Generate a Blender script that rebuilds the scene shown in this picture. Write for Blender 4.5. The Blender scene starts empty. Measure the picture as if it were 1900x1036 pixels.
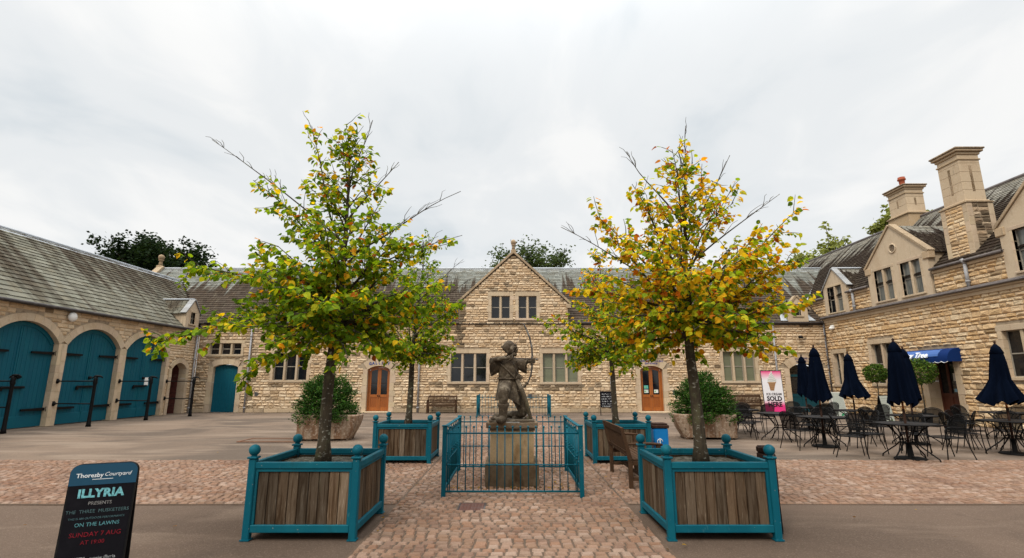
import bpy, math, random
from mathutils import Vector, Matrix, noise as mnoise
R = math.radians
C = bpy.context.scene.collection
S = bpy.context.scene

# ------------------------------------------------------------------ camera
cam_d = bpy.data.cameras.new('camera')
cam = bpy.data.objects.new('camera', cam_d); C.objects.link(cam)
cam.location = (0, 0, 1.6)
cam.rotation_euler = (R(90 + 11.55), 0, 0)
cam_d.sensor_width = 36; cam_d.lens = 36 * 930 / 1900
cam_d.clip_start = 0.05; cam_d.clip_end = 2000
S.camera = cam

# ------------------------------------------------------------------ sky, sun, exposure
SUN_EL, SUN_AZ = 44, 212            # azimuth clockwise from +Y
w = bpy.data.worlds.new('World'); S.world = w; w.use_nodes = True
nt = w.node_tree; N = nt.nodes; L = nt.links; N.clear()
def nd(t, **k):
    n = N.new(t)
    for a, v in k.items(): setattr(n, a, v)
    return n
def mth(op, a, b=None, clamp=False):
    n = N.new('ShaderNodeMath'); n.operation = op; n.use_clamp = clamp
    for i, x in enumerate((a, b)):
        if x is None: continue
        if isinstance(x, (int, float)): n.inputs[i].default_value = x
        else: L.new(x, n.inputs[i])
    return n.outputs[0]
sky = nd('ShaderNodeTexSky', sky_type='NISHITA', sun_disc=False)
sky.sun_elevation = R(SUN_EL); sky.sun_rotation = R(SUN_AZ); sky.dust_density = 3.0
bg1 = nd('ShaderNodeBackground'); L.new(sky.outputs[0], bg1.inputs[0]); bg1.inputs[1].default_value = 0.10
tc = nd('ShaderNodeTexCoord'); sep = nd('ShaderNodeSeparateXYZ'); L.new(tc.outputs['Generated'], sep.inputs[0])
zc = mth('MAXIMUM', sep.outputs[2], 0.02)
zz = mth('ADD', zc, 0.22)
comb = nd('ShaderNodeCombineXYZ')
L.new(mth('DIVIDE', sep.outputs[0], zz), comb.inputs[0]); L.new(mth('DIVIDE', sep.outputs[1], zz), comb.inputs[1])
def cloud(scale, detail, dist, off, rough=.5):
    mp = nd('ShaderNodeMapping'); L.new(comb.outputs[0], mp.inputs[0]); mp.inputs['Location'].default_value = off
    mp.inputs['Rotation'].default_value = (0, 0, R(25)); mp.inputs['Scale'].default_value = (1.0, .7, 1)
    t = nd('ShaderNodeTexNoise'); L.new(mp.outputs[0], t.inputs['Vector'])
    t.inputs['Scale'].default_value = scale; t.inputs['Detail'].default_value = detail
    t.inputs['Distortion'].default_value = dist; t.inputs['Roughness'].default_value = rough
    return t.outputs['Fac']
c1 = cloud(1.25, 5, .5, (3.1, 1.7, 0)); c2 = cloud(3.4, 6, .7, (0.4, 8.2, 0), .55)
cf = mth('ADD', mth('MULTIPLY', c1, .72), mth('MULTIPLY', c2, .28))
rmp = nd('ShaderNodeValToRGB'); L.new(cf, rmp.inputs[0])
rmp.color_ramp.interpolation = 'EASE'
e = rmp.color_ramp.elements
e[0].position = .34; e[0].color = (.64, .685, .715, 1)
e[1].position = .60; e[1].color = (.87, .87, .86, 1)
e.new(.48).color = (.765, .785, .795, 1)
# overhead sky out of view boosted far past overcast, added to light the courtyard
gain = mth('ADD', mth('MULTIPLY', mth('POWER', zc, 8.0), 7.0), 0.85)
bg2 = nd('ShaderNodeBackground'); L.new(rmp.outputs[0], bg2.inputs[0]); L.new(gain, bg2.inputs[1])
mx = nd('ShaderNodeMixShader'); mx.inputs[0].default_value = 0.96
out = nd('ShaderNodeOutputWorld')
L.new(bg1.outputs[0], mx.inputs[1]); L.new(bg2.outputs[0], mx.inputs[2]); L.new(mx.outputs[0], out.inputs[0])
sun_d = bpy.data.lights.new('sun', 'SUN'); sun_d.energy = 1.5; sun_d.angle = R(14); sun_d.color = (1, .93, .82)
sun = bpy.data.objects.new('sun', sun_d); C.objects.link(sun)
_d = Vector((math.sin(R(SUN_AZ)) * math.cos(R(SUN_EL)), math.cos(R(SUN_AZ)) * math.cos(R(SUN_EL)), math.sin(R(SUN_EL))))
sun.rotation_euler = _d.to_track_quat('Z', 'Y').to_euler(); sun.location = _d * 60
S.view_settings.view_transform = 'Standard'; S.view_settings.look = 'None'
S.view_settings.exposure = 0.38; S.view_settings.gamma = 1.0

# ------------------------------------------------------------------ mesh helpers
class MB:
    def __init__(s): s.v = []; s.f = []; s.c = []; s.sm = []; s.uv2 = {}
    def add(s, vs, fs, col=(1, 1, 1), smooth=False, uv=None):
        b = len(s.v); s.v += [tuple(p) for p in vs]
        for i, f in enumerate(fs):
            if uv: s.uv2[len(s.f)] = [uv[k] for k in f]
            s.f.append([b + k for k in f]); s.c.append(col); s.sm.append(smooth)
        return s
    def box(s, a, b, col=(1, 1, 1), bev=0.0, M=None):
        x0, y0, z0 = [min(p, q) for p, q in zip(a, b)]; x1, y1, z1 = [max(p, q) for p, q in zip(a, b)]
        bev = min(bev, .45 * min(x1 - x0, y1 - y0, z1 - z0))
        if bev <= 0:
            vs = [(x0, y0, z0), (x1, y0, z0), (x1, y1, z0), (x0, y1, z0), (x0, y0, z1), (x1, y0, z1), (x1, y1, z1), (x0, y1, z1)]
            fs = [(0, 3, 2, 1), (4, 5, 6, 7), (0, 1, 5, 4), (1, 2, 6, 5), (2, 3, 7, 6), (3, 0, 4, 7)]
        else:
            vs = []; ix = {}
            for i, X in enumerate((x0, x1)):
                for j, Y in enumerate((y0, y1)):
                    for k, Z in enumerate((z0, z1)):
                        for ax in range(3):
                            p = [X, Y, Z]
                            for q, sgn in enumerate((i, j, k)):
                                if q != ax: p[q] += -bev if sgn else bev
                            ix[i, j, k, ax] = len(vs); vs.append(tuple(p))
            fs = []
            for ax in range(3):
                o = [q for q in range(3) if q != ax]
                for sd in (0, 1):
                    def g(a_, b_):
                        t = [0, 0, 0]; t[ax] = sd; t[o[0]] = a_; t[o[1]] = b_; return ix[t[0], t[1], t[2], ax]
                    q = [g(0, 0), g(1, 0), g(1, 1), g(0, 1)]
                    if (ax == 1) ^ (sd == 0): q = q[::-1]
                    fs.append(q)
            for ax in range(3):
                o = [q for q in range(3) if q != ax]
                for a_ in (0, 1):
                    for b_ in (0, 1):
                        def h(e, which):
                            t = [0, 0, 0]; t[ax] = e; t[o[0]] = a_; t[o[1]] = b_; return ix[t[0], t[1], t[2], which]
                        fs.append([h(0, o[0]), h(1, o[0]), h(1, o[1]), h(0, o[1])])
            for i in (0, 1):
                for j in (0, 1):
                    for k in (0, 1): fs.append([ix[i, j, k, 0], ix[i, j, k, 1], ix[i, j, k, 2]])
        if M is not None: vs = [tuple(M @ Vector(p)) for p in vs]
        return s.add(vs, fs, col)
    def tube(s, pts, rad, n=8, col=(1, 1, 1), cap=True, smooth=True, flat=1.0):
        pts = [Vector(p) for p in pts]
        if not isinstance(rad, (list, tuple)): rad = [rad] * len(pts)
        vs = []; up = None
        for i, p in enumerate(pts):
            t = (pts[min(i + 1, len(pts) - 1)] - pts[max(i - 1, 0)])
            if t.length < 1e-9: t = Vector((0, 0, 1))
            t.normalize()
            if up is None:
                up = Vector((0, 0, 1)) if abs(t.z) < .9 else Vector((1, 0, 0))
            a = t.cross(up)
            if a.length < 1e-6: a = t.orthogonal()
            a.normalize(); b = a.cross(t); b.normalize(); up = b
            for k in range(n):
                th = 2 * math.pi * k / n
                vs.append(p + (a * math.cos(th) + b * math.sin(th) * flat) * rad[i])
        fs = []
        for i in range(len(pts) - 1):
            for k in range(n):
                k2 = (k + 1) % n
                fs.append((i * n + k, i * n + k2, (i + 1) * n + k2, (i + 1) * n + k))
        if cap:
            fs.append(tuple(range(n))[::-1]); fs.append(tuple((len(pts) - 1) * n + k for k in range(n)))
        return s.add(vs, fs, col, smooth)
    def lathe(s, prof, c=(0, 0, 0), n=16, col=(1, 1, 1), smooth=True, mod=None):
        vs = []
        for r, z in prof:
            for k in range(n):
                th = 2 * math.pi * k / n; rr = r * (mod(th, z) if mod else 1)
                vs.append((c[0] + rr * math.cos(th), c[1] + rr * math.sin(th), c[2] + z))
        fs = []
        for i in range(len(prof) - 1):
            for k in range(n):
                k2 = (k + 1) % n
                fs.append((i * n + k, i * n + k2, (i + 1) * n + k2, (i + 1) * n + k))
        fs.append(tuple(range(n))[::-1]); fs.append(tuple((len(prof) - 1) * n + k for k in range(n)))
        return s.add(vs, fs, col, smooth)
    def prism(s, poly, o, u, v, n, d0, d1, col=(1, 1, 1)):
        """polygon (u,v) in the plane o+u+v, extruded along n from d0 to d1"""
        o, u, v, n = map(Vector, (o, u, v, n)); k = len(poly)
        vs = [o + u * a + v * b + n * d1 for a, b in poly] + [o + u * a + v * b + n * d0 for a, b in poly]
        fs = [tuple(range(k)), tuple(range(2 * k - 1, k - 1, -1))] + [(i, i + k, (i + 1) % k + k, (i + 1) % k) for i in range(k)]
        return s.add(vs, fs, col)
    def sphere(s, c, r, n=12, m=8, col=(1, 1, 1), fn=None):
        vs = []; rx, ry, rz = r if isinstance(r, tuple) else (r, r, r)
        for i in range(m + 1):
            ph = math.pi * i / m
            for k in range(n):
                th = 2 * math.pi * k / n
                d = Vector((math.sin(ph) * math.cos(th), math.sin(ph) * math.sin(th), math.cos(ph)))
                q = fn(d) if fn else 1
                vs.append((c[0] + d.x * rx * q, c[1] + d.y * ry * q, c[2] + d.z * rz * q))
        fs = []
        for i in range(m):
            for k in range(n):
                k2 = (k + 1) % n
                fs.append((i * n + k, (i + 1) * n + k, (i + 1) * n + k2, i * n + k2))
        return s.add(vs, fs, col, True)
    def build(s, name, m, parent=None, world=False, loc=None):
        me = bpy.data.meshes.new(name)
        off = Vector((0, 0, 0))
        if world and parent:
            p = parent
            while p.parent: p = p.parent
            off = Vector(p.location)
        if loc: off = Vector(loc)
        me.from_pydata([tuple(Vector(p) - off) for p in s.v] if off.length > 0 else s.v, [], s.f)
        me.materials.append(m)
        ca = me.color_attributes.new('Col', 'FLOAT_COLOR', 'CORNER')
        uv = me.uv_layers.new(name='UVMap'); fr = me.uv_layers.new(name='frac') if s.uv2 else None
        cols = []; uvs = []; frs = []
        for i, p in enumerate(me.polygons):
            c = s.c[i]; n = p.normal
            if abs(n.z) > .97: ua, va = Vector((1, 0, 0)), Vector((0, 1, 0))
            else:
                ua = Vector((0, 0, 1)).cross(n)
                ua = ua.normalized() if ua.length > 1e-6 else Vector((1, 0, 0)); va = n.cross(ua)
            for k, vi in enumerate(p.vertices):
                co = me.vertices[vi].co; cols += [c[0], c[1], c[2], 1]; uvs += [co.dot(ua), co.dot(va)]
                if fr: frs += list(s.uv2.get(i, [(0, 0)] * 64)[k])
        ca.data.foreach_set('color', cols); uv.data.foreach_set('uv', uvs)
        if fr: fr.data.foreach_set('uv', frs)
        me.polygons.foreach_set('use_smooth', s.sm)
        me.update()
        o = bpy.data.objects.new(name, me); C.objects.link(o)
        if parent: o.parent = parent
        if loc: o.location = loc
        return o

def thing(name, label, cat, loc=(0, 0, 0), rz=0, group=None):
    o = bpy.data.objects.new(name, None); C.objects.link(o); o.location = loc; o.rotation_euler = (0, 0, rz)
    o.empty_display_size = .2
    o['label'] = label; o['category'] = cat
    if group: o['group'] = group
    return o
def tag(o, label, cat, group=None):
    o['label'] = label; o['category'] = cat
    if group: o['group'] = group
    return o
def dup(root, loc, rz, label=None, scale=None):
    def cp(o, par):
        c = o.copy(); C.objects.link(c)
        if par: c.parent = par
        for ch in KIDS.get(o.name, []) or list(o.children): cp(ch, c)
        return c
    c = cp(root, None); c.location = loc; c.rotation_euler = (0, 0, rz)
    if label: c['label'] = label
    if scale: c.scale = (scale,) * 3
    return c
KIDS = {}
def text_mesh(mb, txt, size, o, u, v, col=(1, 1, 1), align='CENTER', shear=0, depth=.004, bold=0, space=1.0):
    """lettering as real mesh, laid in the plane o,u,v (v up), standing depth proud"""
    cu = bpy.data.curves.new('lettering', 'FONT'); cu.body = txt; cu.size = size; cu.align_x = align
    cu.shear = shear; cu.offset = bold; cu.space_character = space; cu.extrude = depth / 2; cu.resolution_u = 2
    ob = bpy.data.objects.new('lettering', cu); C.objects.link(ob)
    dg = bpy.context.evaluated_depsgraph_get(); dg.update()
    me = bpy.data.meshes.new_from_object(ob.evaluated_get(dg))
    o, u, v = Vector(o), Vector(u).normalized(), Vector(v).normalized(); n = u.cross(v)
    mb.add([o + u * p.co.x + v * p.co.y + n * (p.co.z + depth / 2) for p in me.vertices], [tuple(p.vertices) for p in me.polygons], col)
    bpy.data.objects.remove(ob); bpy.data.meshes.remove(me); bpy.data.curves.remove(cu)

# ------------------------------------------------------------------ materials
def mat(name, base, layers=(), rough=.8, bump=(), spec=.3, metal=0, coord='Object', rnd=False, rlay=None, transl=None):
    """layers: (scale, stretch(x,y,z), lo, hi, colour, amount, detail[, distortion]); bump: (scale, stretch, strength, dist)"""
    m = bpy.data.materials.new(name); m.use_nodes = True
    t = m.node_tree; n = t.nodes; l = t.links; n.clear()
    o = n.new('ShaderNodeOutputMaterial'); b = n.new('ShaderNodeBsdfPrincipled')
    b.inputs['Roughness'].default_value = rough; b.inputs['Metallic'].default_value = metal
    b.inputs['Specular IOR Level'].default_value = spec
    tcx = n.new('ShaderNodeTexCoord'); vec = tcx.outputs[coord]
    if rnd:
        oi = n.new('ShaderNodeObjectInfo'); ad = n.new('ShaderNodeVectorMath'); ad.operation = 'MULTIPLY_ADD'
        l.new(oi.outputs['Random'], ad.inputs[0]); ad.inputs[1].default_value = (37, 53, 71); l.new(vec, ad.inputs[2]); vec = ad.outputs[0]
    def tex(sc, st, det=4, dist=0.0, ro=.55):
        mp = n.new('ShaderNodeMapping'); mp.inputs['Scale'].default_value = st; l.new(vec, mp.inputs[0])
        x = n.new('ShaderNodeTexNoise'); l.new(mp.outputs[0], x.inputs['Vector']); x.inputs['Scale'].default_value = sc
        x.inputs['Detail'].default_value = det; x.inputs['Distortion'].default_value = dist; x.inputs['Roughness'].default_value = ro
        return x.outputs['Fac']
    at = n.new('ShaderNodeVertexColor'); at.layer_name = 'Col'
    mu = n.new('ShaderNodeMix'); mu.data_type = 'RGBA'; mu.blend_type = 'MULTIPLY'; mu.inputs[0].default_value = 1
    mu.inputs[6].default_value = (*base, 1); l.new(at.outputs[0], mu.inputs[7]); cur = mu.outputs[2]
    for ly in layers:
        sc, st, lo, hi, colr, amt = ly[:6]; det = ly[6] if len(ly) > 6 else 4; dist = ly[7] if len(ly) > 7 else 0
        mr = n.new('ShaderNodeMapRange'); mr.interpolation_type = 'SMOOTHSTEP'
        l.new(tex(sc, st, det, dist), mr.inputs[0]); mr.inputs[1].default_value = lo; mr.inputs[2].default_value = hi
        mr.inputs[3].default_value = 0; mr.inputs[4].default_value = amt
        mi = n.new('ShaderNodeMix'); mi.data_type = 'RGBA'
        l.new(mr.outputs[0], mi.inputs[0]); l.new(cur, mi.inputs[6])
        if len(colr) == 4:       # multiply tint
            mi.blend_type = 'MULTIPLY'
        mi.inputs[7].default_value = (*colr[:3], 1); cur = mi.outputs[2]
    m['_'] = 1
    nrm = None
    for sc, st, stren, dist in bump:
        bp = n.new('ShaderNodeBump'); bp.inputs['Strength'].default_value = stren; bp.inputs['Distance'].default_value = dist
        l.new(tex(sc, st, 6), bp.inputs['Height'])
        if nrm: l.new(nrm, bp.inputs['Normal'])
        nrm = bp.outputs[0]
    if nrm: l.new(nrm, b.inputs['Normal'])
    l.new(cur, b.inputs['Base Color'])
    if rlay:
        mr = n.new('ShaderNodeMapRange'); l.new(tex(rlay[0], (1, 1, 1)), mr.inputs[0]); mr.inputs[1].default_value = .3; mr.inputs[2].default_value = .7
        mr.inputs[3].default_value = rlay[1]; mr.inputs[4].default_value = rlay[2]; l.new(mr.outputs[0], b.inputs['Roughness'])
    if transl:
        tr = n.new('ShaderNodeBsdfTranslucent'); ml = n.new('ShaderNodeMix'); ml.data_type = 'RGBA'; ml.blend_type = 'MULTIPLY'; ml.inputs[0].default_value = 1
        l.new(cur, ml.inputs[6]); ml.inputs[7].default_value = (*transl[1], 1); l.new(ml.outputs[2], tr.inputs[0])
        mx_ = n.new('ShaderNodeMixShader'); mx_.inputs[0].default_value = transl[0]
        l.new(b.outputs[0], mx_.inputs[1]); l.new(tr.outputs[0], mx_.inputs[2]); l.new(mx_.outputs[0], o.inputs[0])
    else: l.new(b.outputs[0], o.inputs[0])
    del m['_']
    return m
I3 = (1, 1, 1)
M_tarmac = mat('tarmac', (.218, .153, .106), [
    (.28, I3, .38, .60, (.105, .077, .055), .9, 5, .8), (.8, (.4, 1.8, 1), .48, .68, (.30, .225, .163), .8, 5, .5),
    (2.6, (1, 1, 1), .62, .75, (.10, .078, .064), .5, 5, 1), (60, I3, .52, .72, (.30, .25, .21), .5, 2), (85, I3, .30, .46, (.055, .045, .04), .45, 2)],
    rough=.9, bump=[(70, I3, .5, .012)], spec=.06)
M_tarmac['note'] = ''
del M_tarmac['note']
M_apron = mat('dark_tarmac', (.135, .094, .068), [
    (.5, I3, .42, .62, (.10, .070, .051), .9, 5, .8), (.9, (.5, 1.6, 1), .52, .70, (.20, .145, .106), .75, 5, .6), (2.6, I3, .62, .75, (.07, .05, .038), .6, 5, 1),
    (60, I3, .52, .72, (.24, .18, .14), .5, 2), (85, I3, .30, .46, (.045, .033, .026), .45, 2)], rough=.92, bump=[(70, I3, .5, .012)], spec=.06)  # separate darker tarmac batch; vignette darkening is also put into its colour
M_joint = mat('sett_joint', (.085, .055, .036), [(30, I3, .45, .7, (.12, .082, .056), .7), (.7, I3, .5, .7, (.05, .04, .028), .7)], rough=.95)
M_sett = mat('sett', (1, 1, 1), [(.8, I3, .46, .68, (.72, .66, .64, 0), .8, 4, .5), (45, I3, .55, .75, (1.35, 1.3, 1.28, 0), .6, 3), (60, I3, .3, .45, (.6, .55, .52, 0), .5, 2)],
    rough=.85, bump=[(55, I3, .5, .006)], spec=.08)
M_stone = mat('rock_faced_stone', (1.46, 1.44, 1.42), [(2.2, (1, 1, 1.6), .52, .74, (.88, .80, .70, 0), .5, 5), (9, (1, 1, 2.5), .60, .74, (.62, .53, .44, 0), .5, 6, .8), (1.1, (1, 1, .6), .60, .74, (.62, .57, .5, 0), .6, 5), (22, I3, .52, .68, (1.18, 1.17, 1.15, 0), .8, 4), (34, (1, 1, 1.5), .28, .40, (.6, .5, .4, 0), .5, 4)],
    rough=.95, bump=[(16, (1, 1, 1.8), .8, .035), (45, I3, .5, .012)], spec=.05)
M_mortar = mat('mortar', (.36, .285, .20), [(6, I3, .45, .7, (.20, .15, .105), .8)], rough=.95, bump=[(40, I3, .5, .01)], spec=.1)
M_ashlar = mat('ashlar_stone', (.50, .395, .275), [(1.3, (1, 1, .7), .48, .7, (.41, .30, .195), .7, 4), (7, (2, 2, .5), .56, .75, (.34, .25, .165), .6, 5), (28, I3, .5, .68, (.57, .47, .35), .5, 3), (3.0, (3, 3, .4), .62, .78, (.20, .16, .12), .6, 4)],
    rough=.9, bump=[(30, I3, .35, .01)], spec=.15)
M_teal = mat('teal_paint', (.001, .077, .110), [(2.2, (1, 1, .7), .45, .68, (.004, .105, .138), .75), (3, (1, 1, .4), .58, .72, (.004, .05, .066), .7, 5), (26, (1, 1, .4), .64, .74, (.05, .15, .17), .5, 4), (38, I3, .70, .74, (.30, .30, .27), .8, 3)], rough=.55, bump=[(40, I3, .08, .004)], spec=.14, rnd=True)
M_doorp = mat('door_paint', (.001, .075, .112), [(1.5, (2, 2, .5), .45, .7, (.002, .088, .118), .7), (12, (4, 4, .3), .62, .75, (.008, .105, .135), .5, 3), (2, (1, 1, 3), .6, .8, (.003, .05, .07), .5)], rough=.55, bump=[(25, (4, 4, .4), .1, .006)], spec=.2)
M_black = mat('black_paint', (.004, .004, .0045), [(9, I3, .5, .75, (.012, .011, .010), .7)], rough=.55, spec=.15)
M_iron = mat('wrought_iron', (.0035, .0032, .0032), [(20, I3, .5, .7, (.009, .0075, .007), .6)], rough=.6, spec=.12)
M_plank = mat('weathered_plank', (1.0, .98, .93), [(3.2, (9, 9, .6), .42, .62, (.45, .38, .31, 0), .9, 6, .6), (9, (7, 7, .45), .58, .72, (1.5, 1.48, 1.42, 0), .7, 5), (16, (9, 9, .5), .3, .42, (.45, .38, .32, 0), .8, 5), (2, (3, 3, .6), .60, .72, (.75, .95, .72, 0), .5)],
    rough=.9, bump=[(14, (8, 8, .5), .35, .012)], spec=.08, rnd=True)
M_bench = mat('bench_wood', (.062, .034, .019), [(5, (2, 2, 2), .45, .7, (.045, .027, .017), .8, 5), (20, (1, 1, 6), .58, .72, (.13, .09, .062), .5, 4)], rough=.75, bump=[(25, (1, 1, 5), .25, .008)], spec=.06, rnd=True)
M_dkwood = mat('dark_wood', (.03, .014, .009), [(8, (4, 4, .5), .45, .7, (.055, .03, .02), .7)], rough=.7, spec=.1)
M_oak = mat('varnished_oak', (.34, .10, .015), [(4, (6, 6, .5), .42, .66, (.23, .068, .012), .8, 5, .5), (11, (8, 8, .4), .58, .74, (.45, .18, .04), .6, 5)], rough=.38, bump=[(18, (8, 8, .4), .1, .006)], spec=.45)
M_glass = mat('dark_glass', (.007, .008, .010), [(1.2, I3, .5, .75, (.022, .022, .022), .7)], rough=.06, spec=.5)
M_blind = mat('window_blind', (.155, .165, .105), [(1.5, (.4, .4, 2), .45, .7, (.12, .125, .085), .7)], rough=.25, spec=.5)
M_curtain = mat('curtained_glass', (.16, .165, .15), [(3, (4, 4, .4), .42, .66, (.07, .075, .07), .8)], rough=.2, spec=.5)
M_frame = mat('window_frame_paint', (.30, .27, .22), [(9, I3, .5, .7, (.20, .17, .13), .6)], rough=.6)
M_brick = mat('red_brick', (.12, .035, .025), [(6, (1, 1, 3), .45, .6, (.07, .022, .018), .8), (2, I3, .6, .7, (.19, .12, .085), .8)], rough=.9)
M_dark = mat('dark_interior', (.012, .009, .008), rough=.9)
M_lead = mat('lead', (.36, .38, .40), [(3, I3, .45, .7, (.27, .28, .29), .7), (14, I3, .55, .7, (.46, .48, .50), .5)], rough=.55, spec=.4)
M_gutter = mat('gutter_iron', (.045, .038, .036), [(4, I3, .45, .7, (.085, .073, .068), .7)], rough=.6)
M_gutter2 = mat('weathered_gutter', (.125, .105, .098), [(3, (1, 1, 1), .45, .7, (.07, .06, .057), .8), (18, I3, .55, .7, (.20, .18, .17), .5)], rough=.6)
M_pipe = mat('grey_downpipe', (.30, .295, .30), [(3, (2, 2, .5), .45, .7, (.21, .20, .20), .7)], rough=.5, spec=.4)
M_white = mat('white_plastic', (.72, .71, .68), [(8, I3, .5, .7, (.6, .58, .54), .5)], rough=.5)
M_paper = mat('white_paper', (.74, .73, .70), rough=.7)
M_cream = mat('cream_paper', (.40, .43, .38), rough=.7)
M_navy = mat('navy_canvas', (.0013, .0027, .0072), [(2.5, (2, 2, .6), .42, .68, (.0025, .0048, .012), .8), (30, I3, .5, .7, (.003, .0055, .013), .4)], rough=1.0, bump=[(6, (4, 4, .4), .3, .03)], spec=.02, rnd=True)
M_awn = mat('blue_awning_canvas', (.004, .022, .105), [(2, I3, .45, .7, (.003, .016, .08), .7)], rough=.8, spec=.1)
M_bluebin = mat('blue_plastic', (.0, .145, .40), [(5, I3, .5, .7, (.0, .11, .32), .6)], rough=.4)
M_statue = mat('statue_stone', (.135, .10, .064), [(5, (1, 1, .6), .46, .62, (.05, .034, .02), .9, 6, .5), (9, I3, .50, .66, (.34, .28, .20), .85, 5), (30, I3, .3, .42, (.035, .025, .016), .6, 4), (2.6, (2, 2, .6), .60, .74, (.13, .115, .06), .6)], rough=.85, bump=[(22, I3, .6, .02), (60, I3, .4, .006)], spec=.25)
M_ped = mat('pedestal_stone', (1, 1, 1), [(2.6, (1, 1, .7), .44, .66, (.62, .52, .40, 0), .85, 6, .6), (7, (1, 1, .5), .55, .72, (.42, .34, .26, 0), .8, 5), (25, I3, .52, .7, (1.25, 1.2, 1.1, 0), .5, 4)], rough=.92, bump=[(18, I3, .45, .02)], spec=.15)
M_trough = mat('trough_stone', (.27, .195, .135), [(2.4, (2.4, 2.4, .5), .44, .62, (.175, .092, .05), .85, 6, .4), (4, (3, 3, .35), .57, .69, (.075, .048, .034), .85, 5), (16, I3, .5, .68, (.46, .37, .29), .6, 5)], rough=.92, bump=[(12, I3, .6, .03), (50, I3, .4, .008)], spec=.15, rnd=True)
M_soil = mat('soil', (.055, .048, .036), [(18, I3, .45, .6, (.15, .14, .11), .7, 5), (30, I3, .55, .7, (.07, .085, .04), .6)], rough=.95, bump=[(40, I3, 1, .03)])
M_bark = mat('lime_bark', (.06, .047, .031), [(6, (3, 3, .6), .42, .64, (.04, .032, .022), .85, 6, .5), (16, (1, 1, 1.5), .58, .66, (.30, .29, .24), .8, 5), (4, I3, .55, .7, (.11, .115, .055), .6)], rough=.9, bump=[(14, (3, 3, .8), .8, .02)], spec=.15, rnd=True)
M_leaf = mat('lime_leaf', (1.1, 1.08, .9), [(14, I3, .42, .62, (.78, .8, .7, 0), .6, 3)], rough=.6, spec=.06, transl=(.45, (1.5, 1.45, .5)))
M_bush = mat('bush_leaf', (1.15, 1.15, 1.0), [(9, I3, .42, .65, (.65, .7, .6, 0), .7, 3)], rough=.7, spec=.06, transl=(.15, (1.2, 1.2, .6)))
M_farleaf = mat('far_leaf', (1, 1, 1), [(1.2, I3, .42, .65, (.65, .7, .6, 0), .7, 4)], rough=.8, spec=.05, transl=(.3, (1.2, 1.2, .6)))
M_terra = mat('terracotta', (.34, .085, .04), [(6, I3, .5, .7, (.28, .06, .03), .7)], rough=.8)
M_steel = mat('dull_metal', (.10, .10, .105), [(9, I3, .5, .7, (.17, .165, .16), .6)], rough=.5, metal=.4)
M_sign = mat('sign_paint', (1, 1, 1), [(6, I3, .5, .75, (.9, .9, .9, 0), .5)], rough=.55, spec=.3)
M_letter = mat('lettering_paint', (1, 1, 1), rough=.7, spec=.2)
M_chalk = mat('chalk', (1, 1, 1), [(60, I3, .4, .6, (.5, .5, .5, 0), .7, 3)], rough=.9, spec=.1)
M_board = mat('chalkboard', (.004, .0035, .0055), [(5, (1, 1, 1), .5, .75, (.011, .010, .013), .5)], rough=.7, spec=.1)
M_bow = mat('weathered_bow', (.06, .052, .047), [(7, I3, .5, .65, (.30, .30, .29), .7)], rough=.6)

def mesh_panel_mat():
    """fine steel mesh: seen from afar it reads as a dark veil"""
    m = mat('steel_mesh', (.0035, .0032, .0032), rough=.7, spec=.08)
    t = m.node_tree; o = [x for x in t.nodes if x.type == 'OUTPUT_MATERIAL'][0]; b = [x for x in t.nodes if x.type == 'BSDF_PRINCIPLED'][0]
    tr = t.nodes.new('ShaderNodeBsdfTransparent'); mi = t.nodes.new('ShaderNodeMixShader'); mi.inputs[0].default_value = .82
    t.links.new(tr.outputs[0], mi.inputs[1]); t.links.new(b.outputs[0], mi.inputs[2]); t.links.new(mi.outputs[0], o.inputs[0])
    return m
M_mesh = mesh_panel_mat()

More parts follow.
